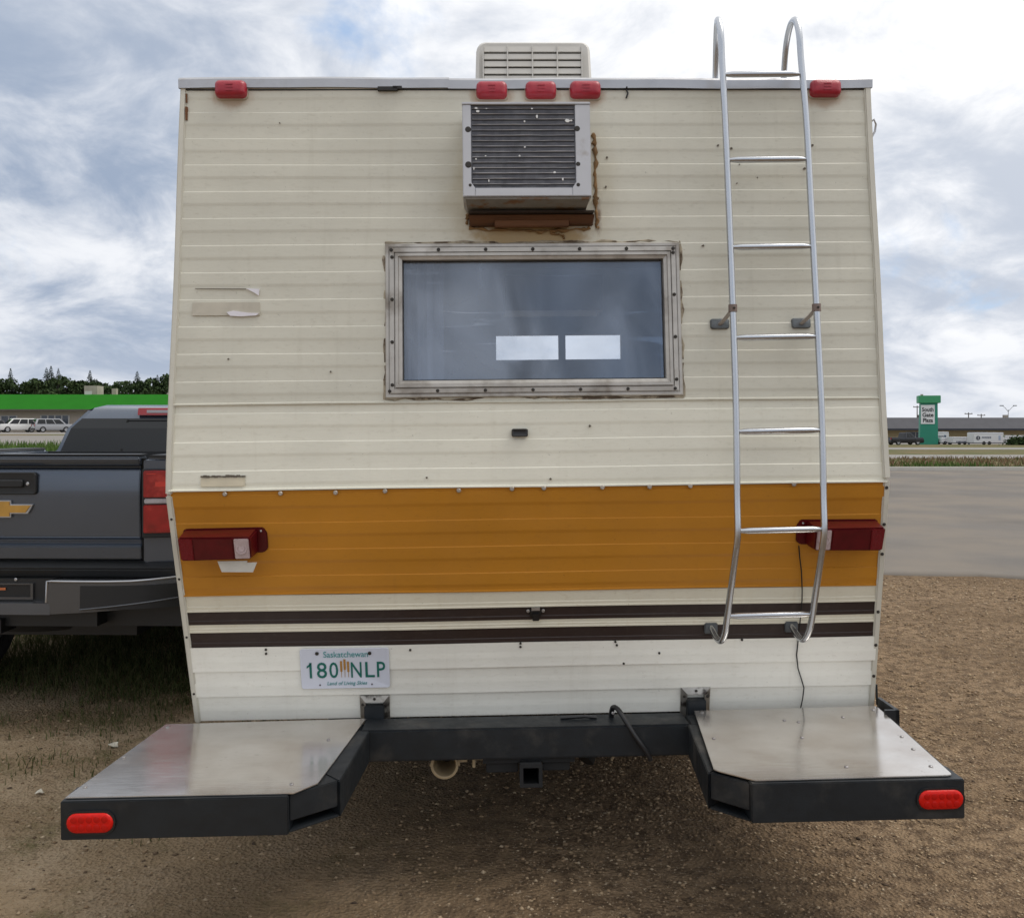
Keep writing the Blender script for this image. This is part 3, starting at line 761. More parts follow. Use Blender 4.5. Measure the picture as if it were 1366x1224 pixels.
# peeled sticker remains
paper = mat('torn_paper', (0.72, 0.70, 0.74), 0.8, var=0.06, vscale=30)
ghost = mat('sticker_residue', (0.50, 0.465, 0.385), 0.7, var=0.12, vscale=20)
st = MB().box(-1.108, -0.890, -0.0095, -0.006, 1.878, 1.921).map(onwall).build('sticker_residue', ghost, CAMP)
MB().prism([(-0.997, 1.888), (-0.975, 1.893), (-0.93, 1.886), (-0.893, 1.884), (-0.90, 1.877), (-0.95, 1.874), (-0.985, 1.876)], -0.013, -0.008, 'y').map(onwall).build('torn_paper', paper, st)
MB().prism([(-0.935, 1.966), (-0.892, 1.964), (-0.894, 1.942), (-0.905, 1.950)], -0.013, -0.008, 'y').map(onwall).build('torn_paper', paper, st)
MB().prism([(-1.10, 1.9675), (-0.935, 1.9655), (-0.935, 1.963), (-1.10, 1.9655)], -0.0105, -0.008, 'y').map(onwall).build('torn_edge', mat('dark_dirt', (0.12, 0.10, 0.075), 0.9), st)
ms = MB(); cr = random.Random(9)
for k in range(16):
    x = -1.074 + k * 0.0088; ms.box(x, x + 0.0105, -0.011, -0.008, 1.353 + cr.uniform(0, .002), 1.360 + cr.uniform(-.002, .002))
ms.map(onwall).build('rusted_nameplate_edge', mat('dark_dirt', (0.12, 0.10, 0.075), 0.9), CAMP, kind='stuff')
MB().box(-1.074, -0.934, -0.0085, -0.006, 1.325, 1.352).map(onwall).build('nameplate_ghost', mat('nameplate_ghost', (0.62, 0.56, 0.42), 0.6, var=0.1, vscale=20), CAMP)
sp_ = MB(); cr = random.Random(5)
for x, z in [(0.675, 2.43), (0.70, 2.375), (0.76, 2.33), (0.63, 2.44), (-0.99, 1.735), (-0.66, 1.69), (0.18, 1.505), (0.69, 2.31), (0.57, 2.10), (-0.35, 1.345), (0.05, 1.335), (-0.83, 2.52), (0.95, 2.44), (0.255, 2.4), (0.25, 2.30), (0.92, 2.36), (0.62, 0.768)]:
    a = cr.uniform(0, 3); r_ = cr.uniform(0.0018, 0.0045)
    sp_.prism([(x + r_ * math.cos(a + q) * cr.uniform(.5, 1.3), z + r_ * math.sin(a + q) * cr.uniform(.5, 1.3)) for q in (0, 1.2, 2.6, 3.7, 5)], -0.0115, -0.007, 'y')
sp_.map(onwall).build('dirt_specks', mat('dark_dirt', (0.12, 0.10, 0.075), 0.9), CAMP, kind='stuff')

# wall air conditioner
ac_m = mat('grey_white_enamel', (0.52, 0.53, 0.56), 0.42, var=0.06, vscale=12, dark=(0.30, 0.26, 0.22), dscale=10, dlo=0.62, dhi=0.8, damt=0.6)
D = 0.16
AX0, AX1, AZ0, AZ1 = -0.222, 0.184, 2.231, 2.5325
ac = MB()
# open-fronted case: sides, top, bottom
ac.box(AX0, AX0 + 0.004, -D, 0.01, AZ0, AZ1).box(AX1 - 0.004, AX1, -D, 0.01, AZ0, AZ1).box(AX0 + .004, AX1 - .004, -D, 0.01, AZ1 - .004, AZ1).box(AX0 + .004, AX1 - .004, -D, 0.01, AZ0, AZ0 + .004)
ac = ac.map(onwall).build('wall_air_conditioner', ac_m, CAMP)
GX0, GX1, GZ0, GZ1 = -0.195, 0.136, 2.258, 2.525
def facepoly(p, y0, y1): return MB().prism(p, y0, y1, 'y').map(onwall)
facepoly([(AX0 + .001, AZ0 + .001), (GX0 + .012, AZ0 + .001), (GX0 + .012, GZ0), (GX0, GZ0 + .018), (GX0, AZ1 - .005), (AX0 + .001, AZ1 - .005)], -D - .003, -D + .003).build('flange', ac_m, ac, bevel=0.0015)
facepoly([(GX1 - .012, AZ0 + .001), (AX1 - .001, AZ0 + .001), (AX1 - .001, AZ1 - .005), (GX1, AZ1 - .005), (GX1, GZ0 + .018), (GX1 - .012, GZ0)], -D - .003, -D + .003).build('flange', ac_m, ac, bevel=0.0015)
facepoly([(GX0 + .0125, AZ0 + .001), (GX1 - .0125, AZ0 + .001), (GX1 - .0125, GZ0), (GX0 + .0125, GZ0)], -D - .0035, -D + .003).build('sill_flange', ac_m, ac, bevel=0.0015)
facepoly([(AX0 - .001, AZ1 - .0045), (AX1 + .001, AZ1 - .0045), (AX1 + .001, AZ1 + .003), (AX0 - .001, AZ1 + .003)], -D - .006, -D + .03).build('top_flange', ac_m, ac, bevel=0.0015)
coil_m = mat('coil_fins', (0.17, 0.175, 0.20), 0.55, 0.2, var=0.3, vscale=25, dark=(0.27, 0.275, 0.30), dscale=9, dlo=0.45, dhi=0.7)
fin = MB()
for k in range(92):
    x = GX0 + 0.002 + k * (GX1 - GX0 - 0.004) / 91
    fin.box(x - 0.0009, x + 0.0009, -D + 0.003, -D + 0.03, GZ0, GZ1)
fin.map(onwall).build('coil_fins', coil_m, ac, kind='stuff')
MB().box(GX0 - .004, GX1 + .004, -D + 0.018, -D + 0.026, GZ0 - .002, GZ1 + .002).map(onwall).build('coil_core', mat('coil_core', (0.02, 0.02, 0.024), 0.8), ac)
bars = MB(); brt = MB(); cr = random.Random(21)
for k in range(15):
    z = GZ0 + 0.012 + k * (GZ1 - GZ0 - 0.022) / 14
    bars.box(GX0 + .003, GX1 - .003, -D + 0.0015, -D + 0.005, z - 0.0026, z + 0.0004)
    pts = [(GX0 + .004 + (GX1 - GX0 - .008) * i / 10, -D + 0.0025 + cr.uniform(-.0006, .0006), z + 0.0018 + cr.uniform(-.0005, .0005)) for i in range(11)]
    brt.tube(pts, [0.0011 * cr.uniform(0.4, 1.3) for _ in pts], 5)
bars.map(onwall).build('coil_bars', mat('coil_core', (0.02, 0.02, 0.024), 0.8), ac, kind='stuff')
brt.map(onwall).build('coil_edges', mat('bright_coil', (0.50, 0.50, 0.52), 0.4, 0.7), ac, kind='stuff')
spl = MB()
for x, z, w, h in ((-0.178, 2.517, .006, .004), (-0.172, 2.507, .007, .006), (-0.145, 2.516, .004, .002), (0.0, 2.515, .004, .003), (0.112, 2.476, .009, .006), (0.124, 2.476, .004, .004), (0.015, 2.49, .004, .008), (-0.025, 2.474, .003, .004), (0.068, 2.308, .006, .004), (0.094, 2.286, .003, .006), (-0.025, 2.39, .003, .003), (-0.042, 2.362, .003, .003), (-0.15, 2.362, .003, .003), (-0.18, 2.352, .003, .003), (-0.14, 2.282, .002, .005), (-0.187, 2.322, .002, .007)):
    spl.prism([(x + w * math.cos(q) * cr.uniform(.6, 1.1), z + h * math.sin(q) * cr.uniform(.6, 1.1)) for q in (0, 1, 2, 3, 4, 5.2)], -D - 0.0005, -D + 0.003, 'y')
spl.map(onwall).build('white_splashes', mat('splash_white', (0.75, 0.75, 0.73), 0.7), ac, kind='stuff')
hol = MB()
for x, z, r_ in ((-0.204, 2.447, .0095), (-0.204, 2.333, .0105), (0.142, 2.449, .0090), (0.143, 2.334, .0070), (-0.199, 2.267, .005), (0.142, 2.267, .006)):
    hol.disc((x, -D - .0025, z), r_, -0.0016, n=14)
hol.map(onwall).build('mounting_holes', dark_screw, ac, kind='stuff')
under_m = mat('grey_underside', (0.22, 0.21, 0.19), 0.7, var=0.15, vscale=20, dark=(0.20, 0.10, 0.04), dscale=14, dlo=0.5, dhi=0.62)
uz = MB().hexa([(AX0 + .004, -D + .004, 2.2295), (AX1 - .004, -D + .004, 2.2295), (AX1 - .004, 0.0, 2.226), (AX0 + .004, 0.0, 2.226)],
               [(AX0 + .008, -D + .006, 2.224), (AX1 - .006, -D + .006, 2.224), (AX1 - .01, 0.0, 2.20), (AX0 + .014, 0.0, 2.20)])
uz.map(onwall).build('drip_tray', under_m, ac)
wood_m = mat('weathered_brown_wood', (0.10, 0.040, 0.014), 0.8, var=0.35, vscale=9, stretch=(0.6, 4, 6), bump=0.3, bscale=18, dark=(0.03, 0.016, 0.010), dscale=4, dlo=0.55, dhi=0.72)
wood = MB().hexa([(-0.207, -0.060, 2.196), (0.205, -0.060, 2.196), (0.205, 0.0, 2.199), (-0.207, 0.0, 2.199)][::1],
                 [(-0.200, -0.032, 2.168), (0.198, -0.032, 2.170), (0.205, 0.0, 2.168), (-0.207, 0.0, 2.166)])
wood.map(onwall).build('wood_ledger', wood_m, ac, bevel=0.002)
MB().box(-0.205, 0.20, -0.085, -0.002, 2.1985, 2.2035).map(onwall).build('gap_strip', mat('dark_gap_strip', (0.03, 0.017, 0.010), 0.8, var=0.3), ac)  # dark strip across the gap between drip tray and wood ledger
MB().box(-0.122, 0.122, -0.045, -0.020, 2.160, 2.182).map(onwall).build('wood_batten', mat('brown_batten', (0.145, 0.060, 0.022), 0.75, var=0.25, vscale=8, stretch=(0.6, 4, 6)), ac, bevel=0.002)
# hardened brown sealant along the opening
ck = MB(); cr = random.Random(4)
def bead2(pts, r, jit):
    P, R_ = [], []
    for (a, b) in zip(pts[:-1], pts[1:]):
        for i in range(9):
            t_ = i / 9; P.append((a[0] + (b[0] - a[0]) * t_ + cr.uniform(-jit, jit), cr.uniform(-.011, -.006), a[1] + (b[1] - a[1]) * t_ + cr.uniform(-jit, jit))); R_.append(r * cr.uniform(.3, 1.6))
    ck.tube(P, R_, 6)
bead2([(0.214, 2.485), (0.217, 2.38), (0.215, 2.27), (0.219, 2.19), (0.216, 2.155)], 0.0065, 0.003)
bead2([(-0.212, 2.21), (-0.216, 2.17)], 0.005, 0.004)
bead2([(-0.21, 2.160), (0.0, 2.150), (0.10, 2.154), (0.21, 2.160)], 0.005, 0.004)
bead2([(0.06, 2.145), (0.105, 2.137), (0.108, 2.125)], 0.0028, 0.002)
ck.map(onwall).build('brown_sealant', mat('brown_sealant', (0.20, 0.11, 0.04), 0.8, var=0.5, vscale=20), ac, smooth=True, kind='stuff')

# rooftop air conditioner
rac_m = mat('rooftop_plastic', (0.56, 0.54, 0.50), 0.6, var=0.06, vscale=10, dark=(0.36, 0.32, 0.27), dscale=5, dlo=0.55, dhi=0.8, damt=0.5)
RY = 0.62
ra = pillow(-0.225, 0.235, 2.690, 3.028, 0.035, [(0.0, 0.62), (0.0, 0.04), (0.004, 0.015), (0.014, 0.0)])
for i, p in enumerate(ra.v):
    k = (p[2] - 2.69) / 0.338
    ra.v[i] = (p[0] * (1.03 - 0.05 * k) + 0.042, RY + p[1] + 0.03 * k, p[2] + 0.0)
ra = ra.build('rooftop_air_conditioner', rac_m, CAMP, smooth=40)
ry = lambda z: RY + 0.03 * (z - 2.69) / 0.338
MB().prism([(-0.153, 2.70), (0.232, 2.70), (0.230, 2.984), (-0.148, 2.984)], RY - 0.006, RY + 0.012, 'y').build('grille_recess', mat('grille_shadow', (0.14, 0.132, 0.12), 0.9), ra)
lv = []
for k in range(10):
    z = 2.703 + k * 0.0283
    MB().hexa([(-0.150, RY - 0.026, z), (0.229, RY - 0.026, z), (0.229, RY - 0.008, z + 0.004), (-0.150, RY - 0.008, z + 0.004)],
              [(-0.150, RY - 0.022, z + 0.0235), (0.229, RY - 0.022, z + 0.0235), (0.229, RY - 0.008, z + 0.0265), (-0.150, RY - 0.008, z + 0.0265)]).build('louvre', rac_m, ra, bevel=0.002)
for x in (-0.152, -0.058, 0.039, 0.136, 0.231):
    MB().box(x - 0.0025, x + 0.0025, RY - 0.028, RY - 0.006, 2.70, 2.984).build('grille_mullion', rac_m, ra)

# ladder
lad_m = mat('ladder_aluminium', (0.50, 0.52, 0.55), 0.27, 0.95, var=0.05, vscale=6, dark=(0.36, 0.35, 0.34), dscale=5, dlo=0.6, dhi=0.85, damt=0.4)
brk_m = mat('galvanised_bracket', (0.12, 0.13, 0.135), 0.5, 0.5, var=0.3, vscale=40)
def ly(z): return wy(z) - 0.10 if z > 1.30 else (-0.10 - 0.02 * (1.30 - z) / 0.15 if z > 1.15 else -0.12 + 0.115 * (1.15 - z) / 0.33)
def interp(tab, z):
    for (z0, x0), (z1, x1) in zip(tab[:-1], tab[1:]):
        if z0 >= z >= z1: return x0 + (x1 - x0) * (z0 - z) / (z0 - z1)
    return tab[-1][1] if z < tab[-1][0] else tab[0][1]
LT = [(2.80, .627), (2.5, .633), (2.07, .637), (1.66, .638), (1.52, .637), (1.33, .633), (1.17, .628), (0.92, .617), (0.80, .611)]
RT = [(2.80, .886), (2.5, .900), (2.06, .906), (1.83, .909), (1.52, .912), (1.32, .908), (1.13, .900), (0.87, .893), (0.80, .884)]
def catmull(P, n=6):
    P = [Vector(p) for p in P]; out_ = []
    for i in range(len(P) - 1):
        p0, p1, p2, p3 = P[max(i - 1, 0)], P[i], P[i + 1], P[min(i + 2, len(P) - 1)]
        for k in range(n):
            t_ = k / n
            out_.append(0.5 * ((2 * p1) + (p2 - p0) * t_ + (2 * p0 - 5 * p1 + 4 * p2 - p3) * t_ ** 2 + (3 * p1 - p0 - 3 * p2 + p3) * t_ ** 3))
    return out_ + [P[-1]]
lad = bpy.data.objects.new('ladder', None); COL.objects.link(lad); lad.parent = CAMP
for tab, sgn in ((LT, -1), (RT, 1)):
    x = lambda z: interp(tab, z)
    top = []
    yb = ly(2.70)
    q_ = 0.030 if sgn < 0 else 0.010
    hoop = [(x(2.70) + q_, yb + 0.215, 2.668), (x(2.70) + q_, yb + 0.205, 2.735), (x(2.75) + q_ * .8, yb + 0.165, 2.815), (x(2.79) + q_ * .4, yb + 0.10, 2.857), (x(2.8), yb + 0.035, 2.845), (x(2.78), yb + 0.004, 2.785)]
    body = [(x(z), ly(z), z) for z in (2.70, 2.5, 2.2, 1.9, 1.6, 1.40, 1.27, 1.16, 1.08, 0.96, 0.87)]
    yl = ly(0.83)
    foot = [(x(0.83), yl + 0.004, 0.825), (x(0.8) - 0.006, yl + 0.022, 0.797), (x(0.8) - 0.014, yl + 0.050, 0.800), (x(0.8) - 0.018, wy(0.82) - 0.012, 0.822)]
    MB().tube(catmull(hoop + body + foot, 5), 0.0105, 14).build('rail', lad_m, lad, smooth=60)
    # flattened roof foot of the hoop
    MB().box(x(2.7) - 0.016 + q_, x(2.7) + 0.016 + q_, yb + 0.17, yb + 0.235, 2.668, 2.676).build('roof_foot', lad_m, lad)
    # foot plate
    zf = 0.818
    MB().box(x(0.8) - 0.040, x(0.8) + 0.004, wy(zf) - 0.014, wy(zf) - 0.002, zf - 0.016, zf + 0.020).build('foot_plate', brk_m, lad, bevel=0.003)
    # standoff bracket with clamp
    zb_ = 1.838; xb = x(1.87)
    c0 = (xb, ly(1.875), 1.875); c1 = (xb - 0.022, wy(zb_) - 0.012, zb_ - 0.004)
    bx = MB().tube([c0, (c0[0] * .5 + c1[0] * .5, c0[1] * .5 + c1[1] * .5, 1.852), c1], 0.008, 8, flat=[0.6, 0.6, 0.6]).build('standoff', mat('bracket_alu', (0.42, 0.38, 0.36), 0.45, 0.6, var=0.2), lad, smooth=True)
    MB().lathe([(0.0110, -0.012), (0.0140, -0.012), (0.0140, 0.012), (0.0110, 0.012)], (xb, ly(1.875), 1.877), 'z', 16).disc((xb, ly(1.875) - 0.0145, 1.877), 0.0045, -0.003).build('clamp', rust_m if False else mat('clamp', (0.22, 0.17, 0.15), 0.6, 0.4), bx, smooth=40)
    MB().disc((xb, ly(1.875) - 0.017, 1.877), 0.004, -0.0015).build('clamp_hole', dark_screw, bx)
    pillow(xb - 0.052, xb + 0.010, zb_ - 0.018, zb_ + 0.016, 0.008, [(0, -0.002), (0, -0.013), (0.003, -0.016)]).map(onwall).build('standoff_plate', brk_m, bx, smooth=40)
for z in (2.650, 2.364, 2.076, 1.782, 1.482, 1.171, 0.886):
    xa, xb = interp(LT, z), interp(RT, z); y = ly(z)
    dz = 0.006 if z > 1.5 else 0.004
    P = [(xa + 0.006, y, z), (xa + 0.016, y, z), (xa + 0.036, y - 0.001, z), (xb - 0.036, y - 0.001, z + 0.002), (xb - 0.016, y, z + 0.002), (xb - 0.006, y, z + 0.002)]
    MB().tube(P, [0.005, 0.0078, 0.0102, 0.0102, 0.0078, 0.005], 12).build('rung', lad_m, lad, smooth=60)

# tail lamps
tl_red = mat('tail_lens_red', (0.085, 0.003, 0.006), 0.30, spec=0.3, coat=0.1, var=0.25, vscale=18, bump=0.12, bscale=150)
tl_ref = mat('tail_reflector', (0.15, 0.004, 0.006), 0.36, spec=0.25, bump=0.5, bscale=300)
tl_clear = mat('backup_lens', (0.46, 0.36, 0.36), 0.3, coat=0.3, var=0.1, vscale=30, bump=0.3, bscale=220)
def tail_lamp(cx, sgn):
    """cx: centre of wall flange; sgn=+1 means the clear lens lies toward +x."""
    X = lambda u: cx + sgn * u
    def P(poly, y0, y1, nm, m, par, bev=0.003):
        q = [(X(a), b) for a, b in poly]
        return MB().prism(q if sgn > 0 else q[::-1], y0, y1, 'y').map(onwall).build(nm, m, par, bevel=bev)
    fl = P([(-0.134, 1.102), (0.122, 1.106), (0.137, 1.118), (0.137, 1.172), (0.126, 1.190), (-0.126, 1.188), (-0.134, 1.178)], -0.010, -0.002, 'tail_lamp', tl_red, CAMP)
    q = lambda a, b, y: (X(a), y + wy(b), b)
    b0 = [(-0.130, 1.100), (0.105, 1.104), (0.108, 1.186), (-0.128, 1.184)]; b1 = [(-0.122, 1.090), (0.098, 1.094), (0.100, 1.165), (-0.128, 1.166)]
    h = MB().hexa([q(a, b, -0.010) for a, b in b0], [q(a, b, -0.082) for a, b in b1]).build('housing', tl_red, fl, bevel=0.005)
    P([(-0.121, 1.094), (-0.080, 1.093), (-0.082, 1.163), (-0.126, 1.163)], -0.086, -0.080, 'reflector', tl_ref, fl, 0.002)
    P([(-0.078, 1.093), (0.046, 1.094), (0.044, 1.162), (-0.080, 1.163)], -0.085, -0.080, 'brake_lens', tl_red, fl, 0.002)
    P([(0.050, 1.096), (0.096, 1.097), (0.094, 1.161), (0.048, 1.161)], -0.087, -0.080, 'backup_lens', tl_clear, fl, 0.002)
    MB().lathe([(0.017, -0.086), (0.017, -0.0895), (0.014, -0.0895), (0.014, -0.087), (0.009, -0.087), (0.009, -0.089), (0.0001, -0.0885)], (X(0.072), wy(1.129), 1.129), 'y', 18).build('lens_rings', tl_clear, fl)
    MB().disc((X(-0.122), wy(1.178) - 0.010, 1.178), 0.0035, -0.003).disc((X(0.118), wy(1.178) - 0.010, 1.178), 0.0035, -0.003).build('lamp_screws', alu, fl, kind='stuff')
    return fl
tail_lamp(-1.008, 1)['label'] = 'red tail lamp with clear lens, above the white paper scrap'
tail_lamp(1.000, -1)['label'] = 'red tail lamp partly behind the ladder rail'
MB().prism([(-1.022, 1.086), (-0.928, 1.086), (-0.928, 1.080), (-0.897, 1.080), (-0.912, 1.048), (-1.011, 1.050)], -0.062, -0.058, 'y').map(onwall).build('paper_scrap', mat('paper_scrap', (0.62, 0.61, 0.56), 0.7, var=0.1, vscale=20), CAMP)
MB().tube([onwall(x, -0.0135, z) for x, z in ((0.872, 1.102), (0.878, 1.06), (0.886, 1.017), (0.893, 0.95), (0.895, 0.912), (0.893, 0.84), (0.891, 0.779), (0.889, 0.72), (0.897, 0.671), (0.912, 0.63), (0.922, 0.60), (0.920, 0.56), (0.915, 0.525))], 0.0022, 6).build('loose_wire', blk, CAMP, smooth=True)

# licence plate
PX, PW = -0.639, 0.2960
PZ0, PZ1 = 0.632, 0.773
pl = pillow(PX - PW / 2, PX + PW / 2, PZ0, PZ1, 0.008, [(0, -0.006), (0, -0.0095), (0.001, -0.0102), (0.003, -0.0095)]).map(onplate).build('licence_plate', mat('plate_white', (0.66, 0.69, 0.78), 0.35, var=0.04), CAMP, smooth=40)
g_txt = mat('plate_green', (0.0, 0.13, 0.10), 0.5); t_txt = mat('plate_teal', (0.06, 0.30, 0.30), 0.5); wheat = mat('plate_wheat', (0.40, 0.20, 0.035), 0.5)
def place(mb, x, z, y=-0.0106): return mb.map(lambda a, b, c: onplate(a + x, y + b, c + z))
for ch_, fx, xs_ in (('1', 0.112, 0.9), ('8', 0.238, 0.95), ('0', 0.372, 0.84), ('N', 0.626, 0.70), ('L', 0.772, 0.95), ('P', 0.900, 0.80)):
    place(text_mesh(ch_, 0.0785, 0.0006, 0.0004, xs=xs_), PX - PW / 2 + fx * PW, 0.6705).build('plate_character', g_txt, pl)
place(MB().prism([(-0.0125, 0.0415), (0.0035, 0.0545), (0.0035, 0.0465), (-0.0125, 0.0345)], -0.0006, 0.0006, 'y'), PX - PW / 2 + 0.112 * PW, 0.6705).build('plate_character_flag', g_txt, pl)
place(text_mesh('Saskatchewan', 0.030, 0.0006, 0, xs=0.92, spacing=0.98), PX + 0.004, 0.7425).build('plate_province', t_txt, pl)
place(text_mesh('Land of Living Skies', 0.0185, 0.0006, 0, shear=0.25, xs=0.92), PX + 0.004, 0.6445).build('plate_slogan', t_txt, pl)
wh = MB()
for x, s0, z in ((-0.0125, -0.10, 0.700), (-0.001, 0.0, 0.706), (0.0105, 0.10, 0.698)):
    wh.prism([(PX + x - 0.0007, 0.672), (PX + x + 0.0007, 0.672), (PX + x + 0.0007, z), (PX + x - 0.0007, z)], -0.0112, -0.0100, 'y')
    for k in range(6):
        zz = z - 0.006 + k * 0.006
        wh.prism([(PX + x - 0.0040, zz), (PX + x, zz - 0.004), (PX + x + 0.0040, zz), (PX + x + 0.0028, zz + 0.006), (PX + x, zz + 0.004), (PX + x - 0.0028, zz + 0.006)], -0.0113 - 0.0001 * k, -0.0100, 'y')
wh.map(onplate).build('wheat_emblem', wheat, pl, kind='stuff')
MB().disc((PX - 0.091, -0.010, 0.757), 0.0062, -0.004).disc((PX + 0.084, -0.010, 0.755), 0.0062, -0.004).map(onplate).build('plate_bolts', dark_screw, pl, kind='stuff')
MB().disc((PX - 0.086, -0.010, 0.645), 0.003, -0.0015).disc((PX + 0.088, -0.010, 0.645), 0.003, -0.0015).map(onplate).build('plate_holes', mat('hole_brown', (0.10, 0.08, 0.09), 0.8), pl, kind='stuff')

# rear bumper with step platforms
steel = mat('black_painted_steel', (0.011, 0.014, 0.017), 0.48, var=0.25, vscale=12, bump=0.06, bscale=60, dark=(0.060, 0.056, 0.050), dscale=7, dlo=0.50, dhi=0.75, damt=0.75, spec=0.4, rvar=0.1)
BT, BB = 0.5305, 0.428
bum = MB().box(-0.575, 0.50, 0.0, 0.128, BB, BT).build('bumper', steel, CAMP, bevel=0.006)
def bar(poly, z0=BB, z1=BT, nm='frame_tube'): return MB().prism(poly, z0, z1, 'z').build(nm, steel, bum, bevel=0.0025)
# left frame
LF = dict(fl=(-1.292, -0.533), fr=(-0.694, -0.533), c=(-0.572, -0.428), b=(-0.543, 0.0))
bar([(-1.292, -0.533), (-0.695, -0.533), (-0.695, -0.43), (-1.292, -0.43)], BB, BT)
bar([(-0.6945, -0.518), (-0.580, -0.424), (-0.66, -0.33), (-0.6945, -0.40)], BB + .030, BT - .001)
bar([(-0.6945, -0.528), (-0.576, -0.428), (-0.66, -0.33), (-0.6945, -0.36)], BB + .003, BB + .009, 'gusset_plate')
bar([(-0.5735, -0.4295), (-0.545, 0.001), (-0.645, 0.001), (-0.66, -0.33)], BB + .002, BT - .0005)
bar([(-1.289, -0.4295), (-1.19, -0.4295), (-1.135, 0.09), (-1.233, 0.09)], BB + .002, BT - .001)
bar([(-1.134, 0.0), (-0.576, 0.0), (-0.576, 0.09), (-1.134, 0.09)], BB + .003, BT - .0015)
# right frame
bar([(0.546, -0.533), (1.128, -0.533), (1.128, -0.43), (0.546, -0.43)], BB + .002, BT + .006)
bar([(0.5455, -0.518), (0.5455, -0.40), (0.54, -0.34), (0.458, -0.430)], BB + .030, BT + .001)
bar([(0.5455, -0.528), (0.5455, -0.36), (0.54, -0.34), (0.454, -0.434)], BB + .003, BB + .009, 'gusset_plate')
bar([(0.4515, -0.4355), (0.54, -0.34), (0.585, 0.001), (0.489, 0.001)], BB + .002, BT)
bar([(1.03, -0.4295), (1.126, -0.4295), (1.172, 0.10), (1.075, 0.10)], BB + .002, BT + .004)
bar([(0.501, 0.002), (1.074, 0.002), (1.074, 0.10), (0.501, 0.10)], BB + .003, BT - .001)
# welded end rails running forward
bar([(-0.578, 0.126), (-0.512, 0.126), (-0.512, 0.60), (-0.578, 0.60)], BB + .004, BT + .040, 'frame_rail')
bar([(0.516, 0.126), (0.580, 0.126), (0.580, 0.60), (0.516, 0.60)], BB + .004, BT + .040, 'frame_rail')
MB().box(1.185, 1.197, 0.02, 0.17, 0.515, 0.556).box(1.150, 1.197, 0.02, 0.032, 0.47, 0.556).tube([(1.186, 0.17, 0.53), (1.184, 0.172, 0.60)], 0.004, 6).build('side_bracket', steel, CAMP)
deck_m = bpy.data.materials.new('brushed_sheet_metal'); deck_m.use_nodes = True
t = deck_m.node_tree; b = N(deck_m)['Principled BSDF']
b.inputs['Base Color'].default_value = (0.70, 0.68, 0.66, 1); b.inputs['Metallic'].default_value = 0.80
tcn = t.nodes.new('ShaderNodeTexCoord')
def dn(sc, st, lo, hi, a=0.3, c=0.7):
    mp = t.nodes.new('ShaderNodeMapping'); mp.inputs['Scale'].default_value = st; t.links.new(tcn.outputs['Object'], mp.inputs[0])
    n_ = t.nodes.new('ShaderNodeTexNoise'); n_.inputs['Scale'].default_value = sc; n_.inputs['Detail'].default_value = 7; t.links.new(mp.outputs[0], n_.inputs['Vector'])
    r_ = t.nodes.new('ShaderNodeMapRange'); t.links.new(n_.outputs[0], r_.inputs[0])
    for i, v in enumerate((a, c, lo, hi)): r_.inputs[i + 1].default_value = v
    return r_.outputs[0]
ra_ = t.nodes.new('ShaderNodeMath'); ra_.operation = 'ADD'
t.links.new(dn(5, (1, 1.5, 1), 0.10, 0.18), ra_.inputs[0]); t.links.new(dn(28, (0.5, 4, 1), 0.0, 0.07), ra_.inputs[1])
t.links.new(ra_.outputs[0], b.inputs['Roughness'])
cm_ = t.nodes.new('ShaderNodeMix'); cm_.data_type = 'RGBA'; t.links.new(dn(6, (1, 1, 1), 0, 1, 0.40, 0.75), cm_.inputs[0])
cm_.inputs[6].default_value = (0.62, 0.595, 0.565, 1); cm_.inputs[7].default_value = (0.48, 0.43, 0.385, 1); cs_ = t.nodes.new('ShaderNodeMix'); cs_.data_type = 'RGBA'; t.links.new(dn(75, (1, 1, 1), 0, 0.8, 0.66, 0.74), cs_.inputs[0])
t.links.new(cm_.outputs[2], cs_.inputs[6]); cs_.inputs[7].default_value = (0.30, 0.26, 0.22, 1)
t.links.new(cs_.outputs[2], b.inputs['Base Color'])
bp = t.nodes.new('ShaderNodeBump'); bp.inputs['Strength'].default_value = 0.012; bp.inputs['Distance'].default_value = 0.003
t.links.new(dn(40, (0.15, 3, 1), 0, 1), bp.inputs['Height']); t.links.new(bp.outputs[0], b.inputs['Normal'])
dl = MB().prism([(-1.228, 0.095), (-1.286, -0.519), (-0.682, -0.521), (-0.630, -0.456), (-0.570, 0.112)], 0.532, 0.5358, 'z').build('deck_plate', deck_m, bum, bevel=0.001)
dl['label'] = 'bare metal deck plate on the left step'
ang = [(1.100 - 0.0, -0.512), (1.106, -0.505)]
dr = MB().prism([(0.533, 0.104), (0.468, -0.432), (0.478, -0.446), (0.560, -0.521), (1.090, -0.5155), (1.102, -0.511), (1.107, -0.500), (1.160, 0.106), (1.155, 0.114), (1.146, 0.118)], 0.5385, 0.5425, 'z').build('deck_plate', deck_m, bum, bevel=0.001)
dr['label'] = 'bare metal deck plate on the right step'
for pts, par, z in (([(-1.21, 0.06), (-1.245, -0.22), (-1.262, -0.45), (-0.70, -0.46), (-0.66, -0.10)], dl, 0.5358),
                    ([(1.13, 0.07), (1.105, -0.20), (1.075, -0.45), (0.555, 0.08), (0.53, -0.18), (0.80, -0.02), (0.84, -0.04), (0.80, -0.19), (0.84, -0.44), (1.0, 0.0), (1.09, -0.31)], dr, 0.5425)):
    mb = MB()
    for x, y in pts: mb.disc((x, y, z), 0.0058, 0.003, 'z', 10)
    mb.build('deck_screws', mat('deck_screw', (0.30, 0.29, 0.29), 0.4, 0.8), par, kind='stuff')
led_m = mat('red_led_lens', (0.60, 0.010, 0.005), 0.3, spec=0.25, bump=0.2, bscale=90, var=0.12, vscale=60)
